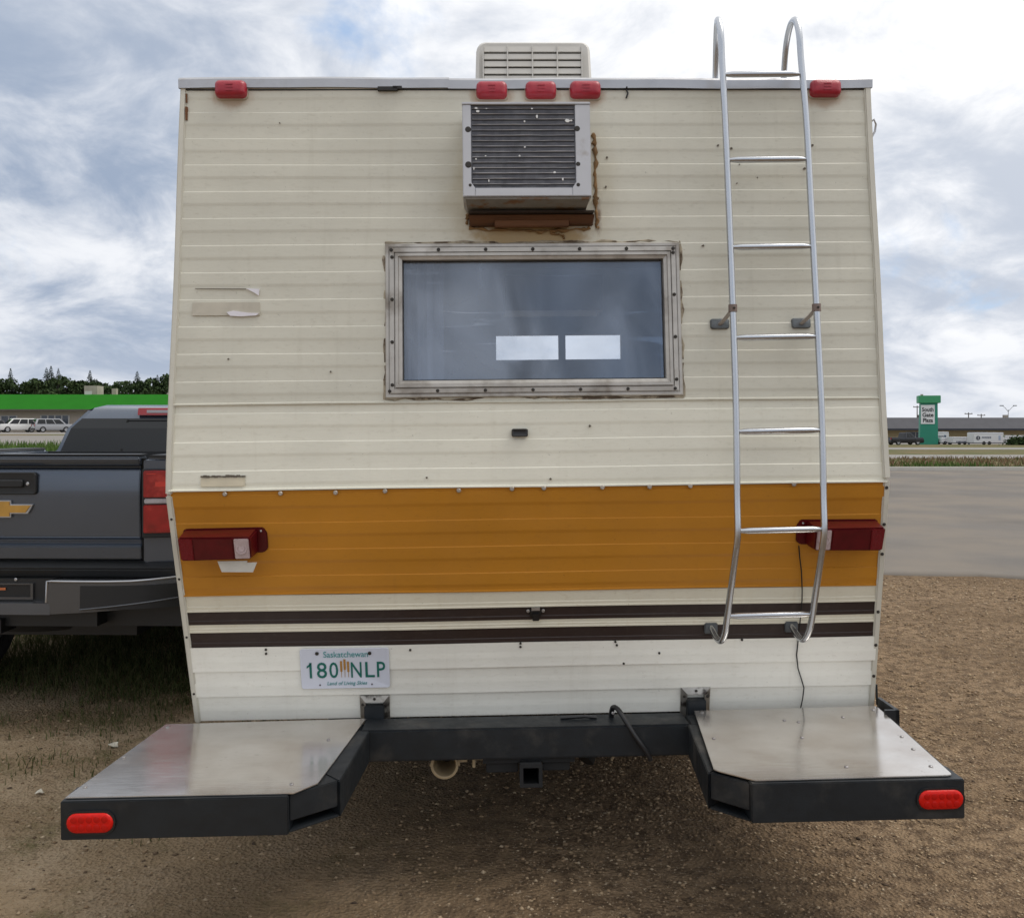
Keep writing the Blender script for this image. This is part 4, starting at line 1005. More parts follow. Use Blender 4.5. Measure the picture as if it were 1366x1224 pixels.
for cx_, cz_, nm in ((-1.213, 0.4745, 'left'), (1.060, 0.485, 'right')):
    hw, hh = 0.0615, 0.0265
    ld = pillow(cx_ - hw, cx_ + hw, cz_ - hh, cz_ + hh, 0.026, [(0, -0.533), (0.0005, -0.539), (0.004, -0.5425), (0.012, -0.5435)]).build('oval_lamp', led_m, bum, smooth=50)
    dm = MB()
    for q in range(5):
        for w_ in (-1, 1): dm.disc((cx_ - 0.040 + q * 0.020, -0.5432, cz_ + w_ * 0.0105), 0.0085, -0.0018, n=12)
    dm.build('led_domes', mat('red_led_dome', (0.48, 0.007, 0.004), 0.25, spec=0.3), ld, smooth=40, kind='stuff')
    ld['label'] = 'red oval lamp on the %s end of the bumper' % nm
    ro = rrect(cx_ - hw - .005, cx_ + hw + .005, cz_ - hh - .005, cz_ + hh + .005, 0.031); ri = rrect(cx_ - hw, cx_ + hw, cz_ - hh, cz_ + hh, 0.026); k = len(ro)
    MB().add([(a, -0.5385, c) for a, c in ro] + [(a, -0.5385, c) for a, c in ri] + [(a, -0.530, c) for a, c in ro], [(i, (i + 1) % k, k + (i + 1) % k, k + i) for i in range(k)] + [(i, (i + 1) % k, 2 * k + (i + 1) % k, 2 * k + i) for i in range(k)]).build('lamp_grommet', blk, ld, smooth=40)
# mounting brackets on the wall
for cx_, z1, nm in ((-0.545, 0.602, 0), (0.549, 0.609, 1)):
    gal = mat('worn_zinc', (0.42, 0.40, 0.36), 0.4, 0.8, var=0.25, vscale=25, dark=(0.06, 0.05, 0.045), dscale=18, dlo=0.5, dhi=0.65)
    fr = ring([(cx_ - .050, cx_ + .050, 0.50, z1, -0.004), (cx_ - .050, cx_ + .050, 0.50, z1, -0.012), (cx_ - .030, cx_ + .030, 0.50, z1 - .022, -0.022), (cx_ - .030, cx_ + .030, 0.50, z1 - .022, 0.02)]).map(onwall).build('rail_flange', gal, CAMP)
    MB().disc((cx_, wy(z1) - 0.017, z1 - .010), 0.0045, -0.004).disc((cx_ + .040, wy(z1 - .03) - 0.017, z1 - .03), 0.006, -0.004).disc((cx_ - .040, wy(z1 - .03) - 0.017, z1 - .03), 0.005, -0.004).build('flange_bolts', dark_screw, fr, kind='stuff')
# bent black bar over the beam
MB().tube(catmull([(0.252, 0.10, 0.52), (0.253, 0.075, 0.565), (0.266, 0.045, 0.571), (0.285, 0.015, 0.545), (0.318, -0.006, 0.493), (0.352, -0.012, 0.445), (0.364, -0.012, 0.420)], 5), 0.0085, 9).build('bent_bar', blk, CAMP, smooth=60)
MB().disc((0.253, 0.062, 0.553), 0.005, -0.004).build('bar_rivet', alu, CAMP)
MB().tube([(0.08, 0.08, 0.535), (0.16, 0.075, 0.540), (0.20, 0.08, 0.534)], 0.006, 6).build('cable_end', blk, CAMP)
# hitch receiver, exhaust tip and undercarriage
h_m = mat('hitch_steel', (0.010, 0.011, 0.012), 0.75, var=0.3, vscale=20)
hi = ring([(-0.062, 0.012, 0.343, 0.418, -0.02), (-0.050, 0.0, 0.355, 0.406, -0.02), (-0.050, 0.0, 0.355, 0.406, 0.2)]).build('hitch_receiver', h_m, CAMP)
MB().box(-0.060, 0.010, -0.018, 0.30, 0.406, 0.416).box(-0.060, -0.050, -0.018, 0.30, 0.345, 0.406).box(0.0, 0.010, -0.018, 0.30, 0.345, 0.406).box(-0.05, 0.0, -0.018, 0.3, 0.345, 0.355).build('receiver_tube', h_m, hi)
MB().box(-0.18, 0.12, 0.02, 0.10, 0.409, 0.427).build('receiver_plate', h_m, hi)
MB().box(-0.17, -0.065, 0.03, 0.04, 0.375, 0.408).build('receiver_gusset', h_m, hi, bevel=0.003)
MB().box(0.015, 0.105, 0.03, 0.04, 0.378, 0.408).build('receiver_gusset', h_m, hi, bevel=0.003)
iv = mat('ivory_pipe', (0.42, 0.33, 0.20), 0.55, var=0.15, vscale=30)
ep = MB().lathe([(0.0375, 0.5), (0.0375, 0.02), (0.046, 0.02), (0.046, 0.0), (0.040, -0.002), (0.0375, 0.0), (0.036, 0.04), (0.036, 0.5)], (-0.307, 0.06, 0.392), 'y', 26).build('drain_pipe', iv, CAMP, smooth=40)
MB().lathe([(0.036, 0.14), (0.0001, 0.14)], (-0.307, 0.06, 0.392), 'y', 20).build('pipe_inside', mat('pipe_inside', (0.05, 0.042, 0.034), 0.9), ep)
MB().box(-0.357, -0.350, 0.062, 0.075, 0.387, 0.397).box(-0.264, -0.232, 0.062, 0.075, 0.400, 0.410).box(-0.262, -0.256, 0.055, 0.075, 0.390, 0.412).box(-0.215, -0.205, 0.05, 0.07, 0.385, 0.420).box(-0.215, -0.165, 0.05, 0.07, 0.410, 0.422).build('pipe_bracket', iv, ep, bevel=0.002, kind='stuff')
MB().tube([(0.22, 0.25, 0.46), (0.20, 0.2, 0.40), (0.17, 0.17, 0.36)], 0.03, 10).build('tail_pipe', h_m, CAMP)
MB().tube([(0.27, 0.1, 0.425), (0.25, 0.09, 0.385)], 0.004, 6).tube([(0.06, 0.08, 0.424), (0.19, 0.08, 0.427)], 0.005, 6).build('loose_straps', iv, CAMP, kind='stuff')
und = mat('underbody', (0.03, 0.028, 0.026), 0.9, var=0.3)
MB().box(-0.55, -0.45, 0.65, 3.7, 0.44, 0.515).box(0.45, 0.55, 0.65, 3.7, 0.44, 0.515).build('chassis_rails', und, CAMP)
MB().tube([(-0.8, 1.75, 0.36), (0.8, 1.75, 0.36)], 0.055, 12).build('rear_axle', und, CAMP)
MB().box(-0.35, 0.35, 0.75, 1.4, 0.36, 0.5).build('tank', und, CAMP, bevel=0.03)
tyre = mat('tyre_rubber', (0.018, 0.018, 0.018), 0.85, var=0.2, bump=0.3, bscale=40)
rim_m = mat('wheel_rim', (0.35, 0.35, 0.36), 0.4, 0.7, var=0.1)
def wheel(parent, x, y, r, w, z=None):
    z = r if z is None else z
    tp = [(r * .58, -w / 2), (r * .90, -w / 2), (r * .985, -w * .40), (r, -w * .25), (r, w * .25), (r * .985, w * .40), (r * .90, w / 2), (r * .58, w / 2)]
    wl_ = MB().lathe(tp, (x, y, z), 'x', 28).build('wheel', tyre, parent, smooth=40)
    MB().lathe([(r * .59, -w * .47), (r * .55, -w * .30), (r * .25, -w * .22), (r * .0002, -w * .25)], (x, y, z), 'x', 20).lathe([(r * .59, w * .47), (r * .55, w * .30), (r * .25, w * .22), (r * .0002, w * .25)], (x, y, z), 'x', 20).build('rim', rim_m, wl_, smooth=40)
    return wl_
for x in (-0.86, -0.66, 0.66, 0.86): wheel(CAMP, x, 1.75, 0.34, 0.17)
cabm = mat('cab_paint', (0.55, 0.53, 0.46), 0.35, coat=0.3, var=0.04)
glass_dark = mat('dark_glass', (0.010, 0.012, 0.014), 0.08, spec=0.35)
def loft(rings):
    """rings: list of equal-length point lists; closed sections, capped ends."""
    k = len(rings[0]); V = [p for r in rings for p in r]
    F = [(i * k + j, i * k + (j + 1) % k, (i + 1) * k + (j + 1) % k, (i + 1) * k + j) for i in range(len(rings) - 1) for j in range(k)]
    return MB().add(V, F + [tuple(range(k))[::-1], tuple((len(rings) - 1) * k + j for j in range(k))])
def rect_ring(hx, y0, y1, z): return [(-hx, y0, z), (hx, y0, z), (hx, y1, z), (-hx, y1, z)]
loft([rect_ring(0.80, 3.76, 5.9, 0.42), rect_ring(0.84, 3.76, 5.95, 0.95), rect_ring(0.80, 3.76, 5.2, 1.15), rect_ring(0.66, 3.76, 4.6, 1.80)]).build('cab', cabm, CAMP, bevel=0.05, seg=3)
for x in (-0.74, 0.74): wheel(CAMP, x, 5.2, 0.33, 0.19)

# ------------------------------------------------------------------ the grey pickup on the left
TR = thing('pickup_truck', 'dark grey pickup seen from behind, left of the camper', 'pickup truck', (-2.553, 4.70, 0.0), (0, 0, rad(-1.2)))
paint = mat('grey_metallic_paint', (0.068, 0.088, 0.122), 0.24, 0.45, coat=0.9, var=0.05, vscale=3)
chrome = mat('satin_chrome', (0.45, 0.46, 0.48), 0.28, 0.9, var=0.1, vscale=8)
bumpm = mat('bumper_grey', (0.095, 0.10, 0.11), 0.26, 0.6, coat=0.4, var=0.06, vscale=5)
black = mat('truck_black_plastic', (0.010, 0.011, 0.012), 0.45, var=0.15)
gap = mat('panel_gap', (0.003, 0.003, 0.003), 0.9)
def xprofile(poly, hx, nm, m, par, bev=0.006, x0=None):
    """poly in (y, z), extruded over x."""
    return MB().prism(poly, -hx if x0 is None else x0, hx, 'x').build(nm, m, par, bevel=bev)
# tailgate: lip, face with crease
tg = xprofile([(0.03, 1.298), (0.010, 1.288), (0.004, 1.24), (0.002, 1.15), (0.010, 0.955), (0.034, 0.935), (0.034, 0.925), (0.014, 0.905), (0.020, 0.845), (0.05, 0.835), (0.07, 0.84), (0.07, 1.31)], 0.690, 'tailgate', paint, TR, 0.004)
xprofile([(0.045, 1.310), (0.018, 1.312), (0.004, 1.322), (-0.004, 1.350), (0.004, 1.358), (0.09, 1.362), (0.09, 1.311)], 0.690, 'tailgate_lip', paint, tg, 0.005)
xprofile([(0.024, 1.3005), (0.024, 1.3095), (0.06, 1.3095), (0.06, 1.3005)], 0.688, 'lip_groove', black, tg, 0)
xprofile([(0.006, 1.361), (0.006, 1.369), (0.10, 1.371), (0.10, 1.3625)], 0.69, 'tailgate_cap', black, tg, 0.003)
pillow(-0.175, 0.175, 1.168, 1.280, 0.018, [(0, 0.006), (0, -0.010), (0.004, -0.013), (0.010, -0.012)]).build('handle_bezel', black, tg, smooth=40)
pillow(-0.148, 0.112, 1.205, 1.242, 0.008, [(0, -0.008), (0, -0.022), (0.004, -0.026)]).build('tailgate_handle', black, tg, smooth=40)
MB().disc((0.132, -0.011, 1.222), 0.009, -0.006, n=14).build('tailgate_lock', chrome, tg)
bt = [(-0.155, 1.082), (-0.135, 1.120), (-0.045, 1.120), (-0.045, 1.140), (0.045, 1.140), (0.045, 1.120), (0.155, 1.120), (0.135, 1.072), (0.045, 1.072), (0.045, 1.052), (-0.045, 1.052), (-0.045, 1.072), (-0.160, 1.072)]
bt = [(-0.155, 1.0725), (-0.128, 1.1195), (-0.046, 1.1195), (-0.046, 1.139), (0.046, 1.139), (0.046, 1.1195), (0.158, 1.1195), (0.131, 1.0725), (0.046, 1.0725), (0.046, 1.053), (-0.046, 1.053), (-0.046, 1.0725)]
em = MB().prism(bt, -0.010, 0.008, 'y').build('emblem', chrome, tg, bevel=0.002)
cxm, czm = 0.0, 1.096
bt2 = [(a - math.copysign(0.006, a) * (1.8 if abs(a) > .1 else 1), b - math.copysign(0.0055, b - czm)) for a, b in bt]
MB().prism(bt2, -0.0135, -0.009, 'y').build('emblem_inlay', mat('emblem_gold', (0.52, 0.29, 0.06), 0.35, 0.3, var=0.1, vscale=30), em, bevel=0.0015)
# bed sides, rails and floor
for sx in (-1, 1):
    x0, x1 = sorted((sx * 0.700, sx * 0.93))
    P = [(0.700, 0.02, 0.80), (0.930, 0.06, 0.80), (0.935, 0.06, 1.10), (0.905, 0.05, 1.345), (0.715, 0.015, 1.352), (0.700, 0.015, 1.33)]
    r0 = [(sx * a, b, c) for a, b, c in P]; r1 = [(sx * a, 1.80, c) for a, b, c in P]
    bs = loft([r0, r1]).build('bed_side', paint, TR, bevel=0.012, seg=3)
    q = MB().prism([(sx * 0.722, 1.3525), (sx * 0.905, 1.3465), (sx * 0.90, 1.364), (sx * 0.73, 1.366)][::sx], 0.03, 1.80, 'y').build('rail_cap', black, bs, bevel=0.004)
    # tail lamp
    tl = loft([[(sx * a, b, c) for a, b, c in ((0.706, 0.0, 0.950), (0.930, 0.05, 0.950), (0.925, 0.05, 1.297), (0.706, 0.0, 1.297))],
               [(sx * a, b, c) for a, b, c in ((0.706, -0.012, 0.955), (0.928, 0.036, 0.955), (0.920, 0.036, 1.292), (0.706, -0.012, 1.292))]]).build('tail_lamp', black, TR, bevel=0.003)
    def lens(u0, u1, z0, z1, nm, m, d=0.018):
        f = lambda u: (sx * (0.706 + 0.222 * u), -0.012 + 0.048 * u)
        (xa, ya), (xb, yb) = f(u0), f(u1)
        loft([[(xa, ya + .004, z0), (xb, yb + .004, z0), (xb, yb + .004, z1), (xa, ya + .004, z1)], [(xa, ya - d, z0 + .004), (xb, yb - d, z0 + .004), (xb, yb - d, z1 - .004), (xa, ya - d, z1 - .004)]]).build(nm, m, tl, bevel=0.004)
    lr = mat('truck_lens_red', (0.32, 0.006, 0.010), 0.15, coat=0.5, var=0.35, vscale=14, dark=(0.45, 0.03, 0.025), dscale=7, dlo=0.55, dhi=0.68)
    lens(0.06, 0.98, 1.152, 1.290, 'upper_lens', lr); lens(0.06, 0.98, 0.975, 1.120, 'lower_lens', lr)
    lb = mat('truck_lens_highlight', (0.62, 0.04, 0.03), 0.15, coat=0.5)  # lighter red patches, painted highlights inside the tail lamp lenses
    lens(0.12, 0.34, 1.262, 1.282, 'lens_highlight', lb, 0.0205); lens(0.30, 0.62, 1.200, 1.240, 'lens_bright_spot', lb, 0.0205); lens(0.15, 0.85, 0.985, 1.000, 'lens_highlight', lb, 0.0205)
    lens(0.07, 0.96, 1.121, 1.151, 'backup_lens', mat('truck_lens_clear', (0.42, 0.40, 0.43), 0.15, coat=0.8, var=0.3, vscale=30), 0.014)
MB().box(-0.70, 0.70, 0.08, 1.80, 0.80, 0.84).box(-0.70, 0.70, 1.78, 1.82, 0.84, 1.34).build('bed_floor', black, TR)
MB().box(-0.92, 0.92, 0.06, 0.62, 0.50, 0.80).box(-0.92, 0.92, 1.48, 1.84, 0.42, 0.80).box(-0.55, 0.55, 0.30, 4.2, 0.40, 0.56).build('underbody', black, TR)  # solid blocks, extended downwards to keep light out from under the truck
MB().box(-0.6985, -0.6905, 0.03, 0.06, 0.84, 1.35).box(0.6905, 0.6985, 0.03, 0.06, 0.84, 1.35).build('tailgate_gap', gap, TR, kind='stuff')
# bumper: raised painted corners, dropped centre with the plate pocket, step recesses
xprofile([(-0.02, 0.758), (-0.03, 0.80), (0.02, 0.832), (0.06, 0.83), (0.06, 0.75)], 0.90, 'bumper_fascia', black, TR, 0.008)
bp_ = MB()
for sx in (-1, 1):
    A = [(0.285, -0.115), (0.45, -0.125), (0.62, -0.120), (0.80, -0.075), (0.93, 0.03), (0.945, 0.25)]
    A = [(q.x, q.y) for q in catmull([(a, b, 0) for a, b in A], 5)]
    top = [(sx * a, b, 0.752 + 0.010 * max(0, a - .7) / .2) for i, (a, b) in enumerate(A)]
    bot = [(sx * a, b - 0.004, 0.590 + 0.06 * i / (len(A) - 1)) for i, (a, b) in enumerate(A)]
    ins = [(sx * a * 0.985, b + 0.10, 0.752) for a, b in A]; inb = [(sx * a * .985, b + 0.10, 0.60) for a, b in A]
    k = len(A); V = ins + top + bot + inb
    F = [(r * k + i, r * k + i + 1, (r + 1) * k + i + 1, (r + 1) * k + i) for r in range(3) for i in range(k - 1)] + [(0, k, 2 * k, 3 * k), (k - 1, 2 * k - 1, 3 * k - 1, 4 * k - 1)]
    bp_.add(V, F)
bp_.add([(-0.30, -0.118, 0.645), (0.30, -0.118, 0.645), (0.30, -0.122, 0.590), (-0.30, -0.122, 0.590), (-0.30, -0.02, 0.650), (0.30, -0.02, 0.650), (0.30, -0.02, 0.59), (-0.30, -0.02, 0.59)],
        [(0, 1, 2, 3), (0, 4, 5, 1), (3, 2, 6, 7)])
bmp = bp_.build('bumper', bumpm, TR, smooth=35)
MB().box(-0.284, 0.284, -0.06, 0.02, 0.640, 0.755).build('plate_pocket', black, bmp)
ring([(-0.19, 0.19, 0.655, 0.735, -0.062), (-0.19, 0.19, 0.655, 0.735, -0.072), (-0.178, 0.178, 0.667, 0.728, -0.072), (-0.178, 0.178, 0.667, 0.728, -0.0625)]).build('plate_bracket', bumpm, bmp)
MB().disc((0.10, -0.0625, 0.752), 0.008, -0.004).disc((-0.10, -0.0625, 0.752), 0.008, -0.004).build('plate_lamps', chrome, bmp, kind='stuff')
MB().box(-0.03, 0.05, -0.066, -0.062, 0.700, 0.712).build('orange_tag', mat('orange_tag', (0.55, 0.16, 0.05), 0.6), bmp)
for sx in (-1, 1):
    A = [(0.285, -0.115), (0.45, -0.125), (0.62, -0.120), (0.80, -0.075), (0.93, 0.03), (0.945, 0.25)]
    A = [(q.x, q.y) for q in catmull([(a, b, 0) for a, b in A], 5)]
    pl_ = [(a + .004, b - .006) for a, b in A if a > 0.43]; k_ = len(pl_)
    MB().tube([(sx * 0.278, -0.112, 0.648)] + [(sx * a, b - .001, 0.753 + 0.010 * max(0, a - .7) / .2) for a, b in A], 0.0065, 8).build('bumper_highlight', chrome, bmp, smooth=60)  # bright tube added as the highlight along the bumper's upper edge
    MB().tube([(sx * a, b - .004, 0.612 + 0.055 * max(0, a - .4) / .55) for a, b in pl_], 0.005, 8).build('step_lip', bumpm, bmp, smooth=60)
    V = [(sx * a, b, 0.732) for a, b in pl_] + [(sx * a, b - .003, 0.618) for a, b in pl_]
    MB().add(V, [(i, i + 1, k_ + i + 1, k_ + i) for i in range(k_ - 1)]).build('corner_step', black, bmp, smooth=50)
MB().box(-0.5, 0.5, -0.05, 0.1, 0.52, 0.595).box(-0.04, 0.04, -0.09, 0.05, 0.49, 0.56).build('hitch_bar', black, bmp)
# cab
cab_r = [(0.00, 0.900), (0.0, 0.0)]
CY = 1.86
cab = loft([rect_ring(0.90, CY, 4.9, 0.45), rect_ring(0.93, CY, 4.95, 0.95), rect_ring(0.88, CY, 4.6, 1.18), rect_ring(0.735, CY + .02, 4.3, 1.30), rect_ring(0.68, CY + .10, 3.85, 1.50), rect_ring(0.58, CY + .20, 3.3, 1.63), rect_ring(0.46, CY + .30, 3.1, 1.67)]).build('cab', paint, TR, bevel=0.05, seg=4)
def cab_hx(z):
    tab = [(1.18, .88), (1.30, .735), (1.50, .68), (1.63, .58)]
    for (a, b), (c, d) in zip(tab[:-1], tab[1:]):
        if a <= z <= c: return b + (d - b) * (z - a) / (c - a)
def cab_y(z):
    return CY + (0.02 if z <= 1.3 else 0.02 + 0.08 * (z - 1.30) / .20 if z <= 1.50 else 0.10 + 0.10 * (z - 1.50) / .13)
V = []; zs = (1.30, 1.38, 1.45, 1.50, 1.54, 1.570)
for z in zs: V += [(-cab_hx(z) + 0.055, cab_y(z) - 0.006, z), (cab_hx(z) - 0.055, cab_y(z) - 0.006, z), (cab_hx(z) - 0.055, cab_y(z) + 0.02, z), (-cab_hx(z) + 0.055, cab_y(z) + 0.02, z)]
F = [(4 * i + j, 4 * i + (j + 1) % 4, 4 * i + 4 + (j + 1) % 4, 4 * i + 4 + j) for i in range(len(zs) - 1) for j in range(4)] + [(0, 1, 2, 3), (20, 21, 22, 23)]
rwn = MB().add(V, F).build('rear_window', glass_dark, cab)
for x in (-0.235, 0.235): MB().hexa([(x - .008, cab_y(1.31) - .012, 1.305), (x + .008, cab_y(1.31) - .012, 1.305), (x + .008, cab_y(1.31), 1.305), (x - .008, cab_y(1.31), 1.305)], [(x - .008, cab_y(1.56) - .012, 1.56), (x + .008, cab_y(1.56) - .012, 1.56), (x + .008, cab_y(1.56), 1.56), (x - .008, cab_y(1.56), 1.56)]).build('slider_divider', gap, rwn)
MB().box(-0.235, 0.235, cab_y(1.555) - .012, cab_y(1.555), 1.548, 1.556).build('slider_rail', gap, rwn)
ch = MB().prism([(-0.17, 1.592), (0.17, 1.592), (0.165, 1.645), (-0.165, 1.645)], cab_y(1.57) - 0.012, cab_y(1.57) + 0.10, 'y').build('high_brake_lamp', mat('truck_lens_red2', (0.45, 0.008, 0.014), 0.15, coat=0.8), cab, bevel=0.004)
MB().box(-0.10, 0.10, cab_y(1.57) - .016, cab_y(1.57) - .010, 1.610, 1.630).build('cargo_lamp', mat('cargo_lens', (0.42, 0.40, 0.42), 0.2, coat=0.5), ch)
for sx in (-1, 1):
    MB().add([(sx * .905, 2.2, 1.19), (sx * .905, 3.9, 1.19), (sx * .775, 3.6, 1.46), (sx * .775, 2.3, 1.46), (sx * .88, 2.2, 1.19), (sx * .88, 3.9, 1.19), (sx * .74, 3.6, 1.46), (sx * .74, 2.3, 1.46)], [(0, 1, 2, 3), (4, 5, 6, 7), (0, 1, 5, 4), (1, 2, 6, 5), (2, 3, 7, 6), (3, 0, 4, 7)]).build('side_window', glass_dark, cab)
loft([rect_ring(0.90, 3.9, 5.15, 0.42), rect_ring(0.92, 3.9, 5.2, 0.80), rect_ring(0.82, 3.9, 5.05, 1.12)]).build('bonnet', paint, TR, bevel=0.05, seg=3)
for y in (1.05, 4.30):
    for x in (-0.80, 0.80): wheel(TR, x, y, 0.37, 0.25)
MB().tube([(-.8, 1.05, .36), (.8, 1.05, .36)], 0.05, 10).build('axle', black, TR)
MB().lathe([(0.16, -0.09), (0.33, -0.09), (0.36, -0.04), (0.36, 0.04), (0.33, 0.09), (0.16, 0.09)], (-0.02, 0.55, 0.52), 'z', 24).build('spare_tyre', tyre, TR, smooth=40)

# ------------------------------------------------------------------ far buildings, left
gb_wall = mat('tan_render', (0.42, 0.36, 0.29), 0.9, var=0.06, vscale=0.8)
gb_roof = mat('green_metal_roof', (0.014, 0.135, 0.008), 0.85, spec=0.1, var=0.08, vscale=0.6)
dark_win = mat('shop_glass', (0.07, 0.085, 0.11), 0.12, spec=0.6, var=0.2, vscale=1.0)
pale_fr = mat('pale_frame', (0.55, 0.53, 0.50), 0.6)
gbz = 0.85
GB = thing('green_roofed_building', 'long tan building with a bright green sloped roof, beyond the pickup', 'building', (0, 0, 0))
GY = 124.0
MB().box(-112, -22, GY, GY + 26, 0.0, 4.35).build('wall', gb_wall, GB)
rf = MB().hexa([(-113, GY - 1.6, 3.95), (-21, GY - 1.6, 3.95), (-21, GY + 27, 3.95), (-113, GY + 27, 3.95)], [(-113, GY + 2.6, 6.05), (-24, GY + 2.6, 6.05), (-24, GY + 22, 6.05), (-113, GY + 22, 6.05)]).build('roof', gb_roof, GB)
MB().box(-113, -21, GY - 1.64, GY - 1.55, 3.78, 3.98).build('fascia', mat('dark_fascia', (0.10, 0.085, 0.07), 0.8), GB)
def shop_window(x0, x1, z0, z1, n):
    f = MB().box(x0 - .08, x1 + .08, GY - 0.10, GY + 0.02, z0 - .08, z1 + .08).build('window', pale_fr, GB)
    w = (x1 - x0) / n
    for k in range(n): MB().box(x0 + k * w + .10, x0 + (k + 1) * w - .10, GY - 0.14, GY - 0.09, z0, z1).build('pane', dark_win, f)
shop_window(-67.6, -65.5, 1.6, 3.1, 2); shop_window(-62.3, -58.6, 1.3, 3.15, 4); shop_window(-78, -71.5, 1.5, 3.1, 5); shop_window(-50, -42, 1.4, 3.1, 5)
MB().box(-58.1, -57.1, GY - 0.08, GY + .02, 0.9, 3.1).build('door', mat('door_tan', (0.40, 0.34, 0.28), 0.7), GB)
ru = MB().box(-58.9, -57.1, GY + 5, GY + 7, 6.0, 7.35).build('rooftop_unit', mat('rooftop_unit', (0.34, 0.30, 0.25), 0.7, var=0.2, vscale=1), GB)
MB().box(-58.8, -57.8, GY + 4.90, GY + 4.98, 6.0, 6.6).build('unit_panel', pale_fr, ru)
MB().box(-55.1, -54.5, GY + 5, GY + 5.6, 6.0, 6.95).build('vent_stack', mat('vent_stack', (0.36, 0.31, 0.25), 0.8), GB)
MB().box(-49, -45.6, GY + 9, GY + 11, 6.0, 6.5).prism([(-48, 6.5), (-45.6, 6.5), (-45.6, 7.15), (-46.6, 7.15)], GY + 9, GY + 11, 'y').build('roof_hatch', mat('rooftop_unit', (0.34, 0.30, 0.25), 0.7), GB)

# trees behind it
leaf_m = island_mat('tree_leaves', [(0.018, 0.032, 0.012), (0.028, 0.048, 0.017), (0.04, 0.065, 0.022), (0.055, 0.08, 0.03)])
spruce_m = island_mat('spruce_needles', [(0.012, 0.024, 0.014), (0.02, 0.035, 0.02), (0.028, 0.045, 0.026)])
bark = mat('bark', (0.06, 0.045, 0.035), 0.95, var=0.2)
def quads(C, s, nrm_jit=1.0):
    n = len(C); a = rng.normal(size=(n, 3)); a /= np.linalg.norm(a, axis=1)[:, None]
    b = np.cross(a, rng.normal(size=(n, 3))); b /= np.linalg.norm(b, axis=1)[:, None]
    s = s[:, None]; V = np.stack([C - a * s - b * s * .6, C + a * s - b * s * .6, C + a * s + b * s * .6, C - a * s + b * s * .6], 1).reshape(-1, 3)
    return V, (np.arange(n * 4).reshape(n, 4))
def decid_crown(h, r):
    pts = []
    for _ in range(46):
        d = rng.normal(size=3); d /= np.linalg.norm(d); q = rng.random() ** 0.4
        c = np.array([d[0] * r * q, d[1] * r * q, h * 0.60 + d[2] * h * 0.38 * q]); rr = rng.uniform(0.16, 0.30) * r
        e = rng.normal(size=(70, 3)); e /= np.linalg.norm(e, axis=1)[:, None]
        pts.append(c + e * rr * (rng.random((70, 1)) ** 0.33) * np.array([1, 1, .8]))
    C = np.concatenate(pts); return quads(C, rng.uniform(0.10, 0.30, len(C)))
def spruce_crown(h, r):
    n = 2200; t_ = rng.random(n) ** 0.8; lay = np.round(t_ * 14) / 14
    rad_ = r * (1 - t_) * (0.55 + 0.45 * np.abs(np.sin(t_ * 14 * 3.14 + 0.5))) * np.sqrt(rng.random(n)) + 0.05
    a = rng.random(n) * 6.28
    C = np.stack([np.cos(a) * rad_, np.sin(a) * rad_, h * (0.10 + 0.90 * t_) - rad_ * 0.22], -1)
    return quads(C, rng.uniform(0.08, 0.24, n) * (1.15 - t_))
VAR_D = []; VAR_S = []
def tree(kind, x, y, h, r, label, group, var):
    store = VAR_D if kind == 'd' else VAR_S
    T_ = thing('deciduous_tree' if kind == 'd' else 'spruce_tree', label, 'tree', (x, y, float(terrain(x, y))), (0, 0, rng.random() * 6.28), group)
    while len(store) <= var:
        H0, R0 = (10.0, 4.2) if kind == 'd' else (12.0, 2.4)
        Vc, Fc = decid_crown(H0, R0) if kind == 'd' else spruce_crown(H0, R0)
        cr_ = np_mesh('crown', Vc, Fc, leaf_m if kind == 'd' else spruce_m)
        tb = MB().tube([(0, 0, -0.5), (0.1, 0, H0 * .3), (0, 0.1, H0 * .55), (0.05, 0, H0 * .9)], [0.28, 0.22, 0.13, 0.03], 8)
        if kind == 'd':
            for k in range(6):
                a = k * 1.05; tb.tube([(0, 0, H0 * (.28 + .05 * k)), (math.cos(a) * R0 * .35, math.sin(a) * R0 * .35, H0 * (.45 + .04 * k)), (math.cos(a) * R0 * .7, math.sin(a) * R0 * .7, H0 * (.6 + .04 * k))], [0.12, 0.08, 0.02], 6)
        tk = tb.build('trunk', bark, None, smooth=True)
        store.append((cr_.data, tk.data, H0, R0)); bpy.data.objects.remove(cr_); bpy.data.objects.remove(tk)
    cm, tm, H0, R0 = store[var]
    for nm, me in (('crown', cm), ('trunk', tm)):
        o_ = bpy.data.objects.new(nm, me); COL.objects.link(o_); o_.parent = T_; o_.scale = (r / R0, r / R0, h / H0)
    return T_
ORD = ['leftmost','second','third','fourth','fifth','sixth','seventh','eighth','ninth','tenth','eleventh','twelfth','thirteenth','fourteenth']
TY = 168.0; px = lambda p, Y: (p - 683) * Y / 1250; pz = lambda p, Y: 1.5 + (571 - p) * Y / 1250
for i, (p, top, r) in enumerate(sorted(((-22, 503, 4.2), (4, 506, 3.6), (34, 501, 4.0), (62, 503, 3.4), (88, 503, 4.4), (112, 504, 4.0), (138, 509, 3.6), (160, 510, 3.6), (180, 505, 4.4), (203, 505, 4.0), (226, 499, 4.2), (252, 503, 4.4), (50, 507, 3.8), (124, 507, 4.0)))):
    Y = TY + (i * 7 % 5) * 2.0; x = px(p, Y); g_ = float(terrain(x, Y))
    tree('d', x, Y, (pz(top, Y) - g_) / 0.985, r, 'leafy round tree behind the green-roofed building, %s from the left in its row' % ORD[i], 'leafy trees behind the green-roofed building', i % 4)
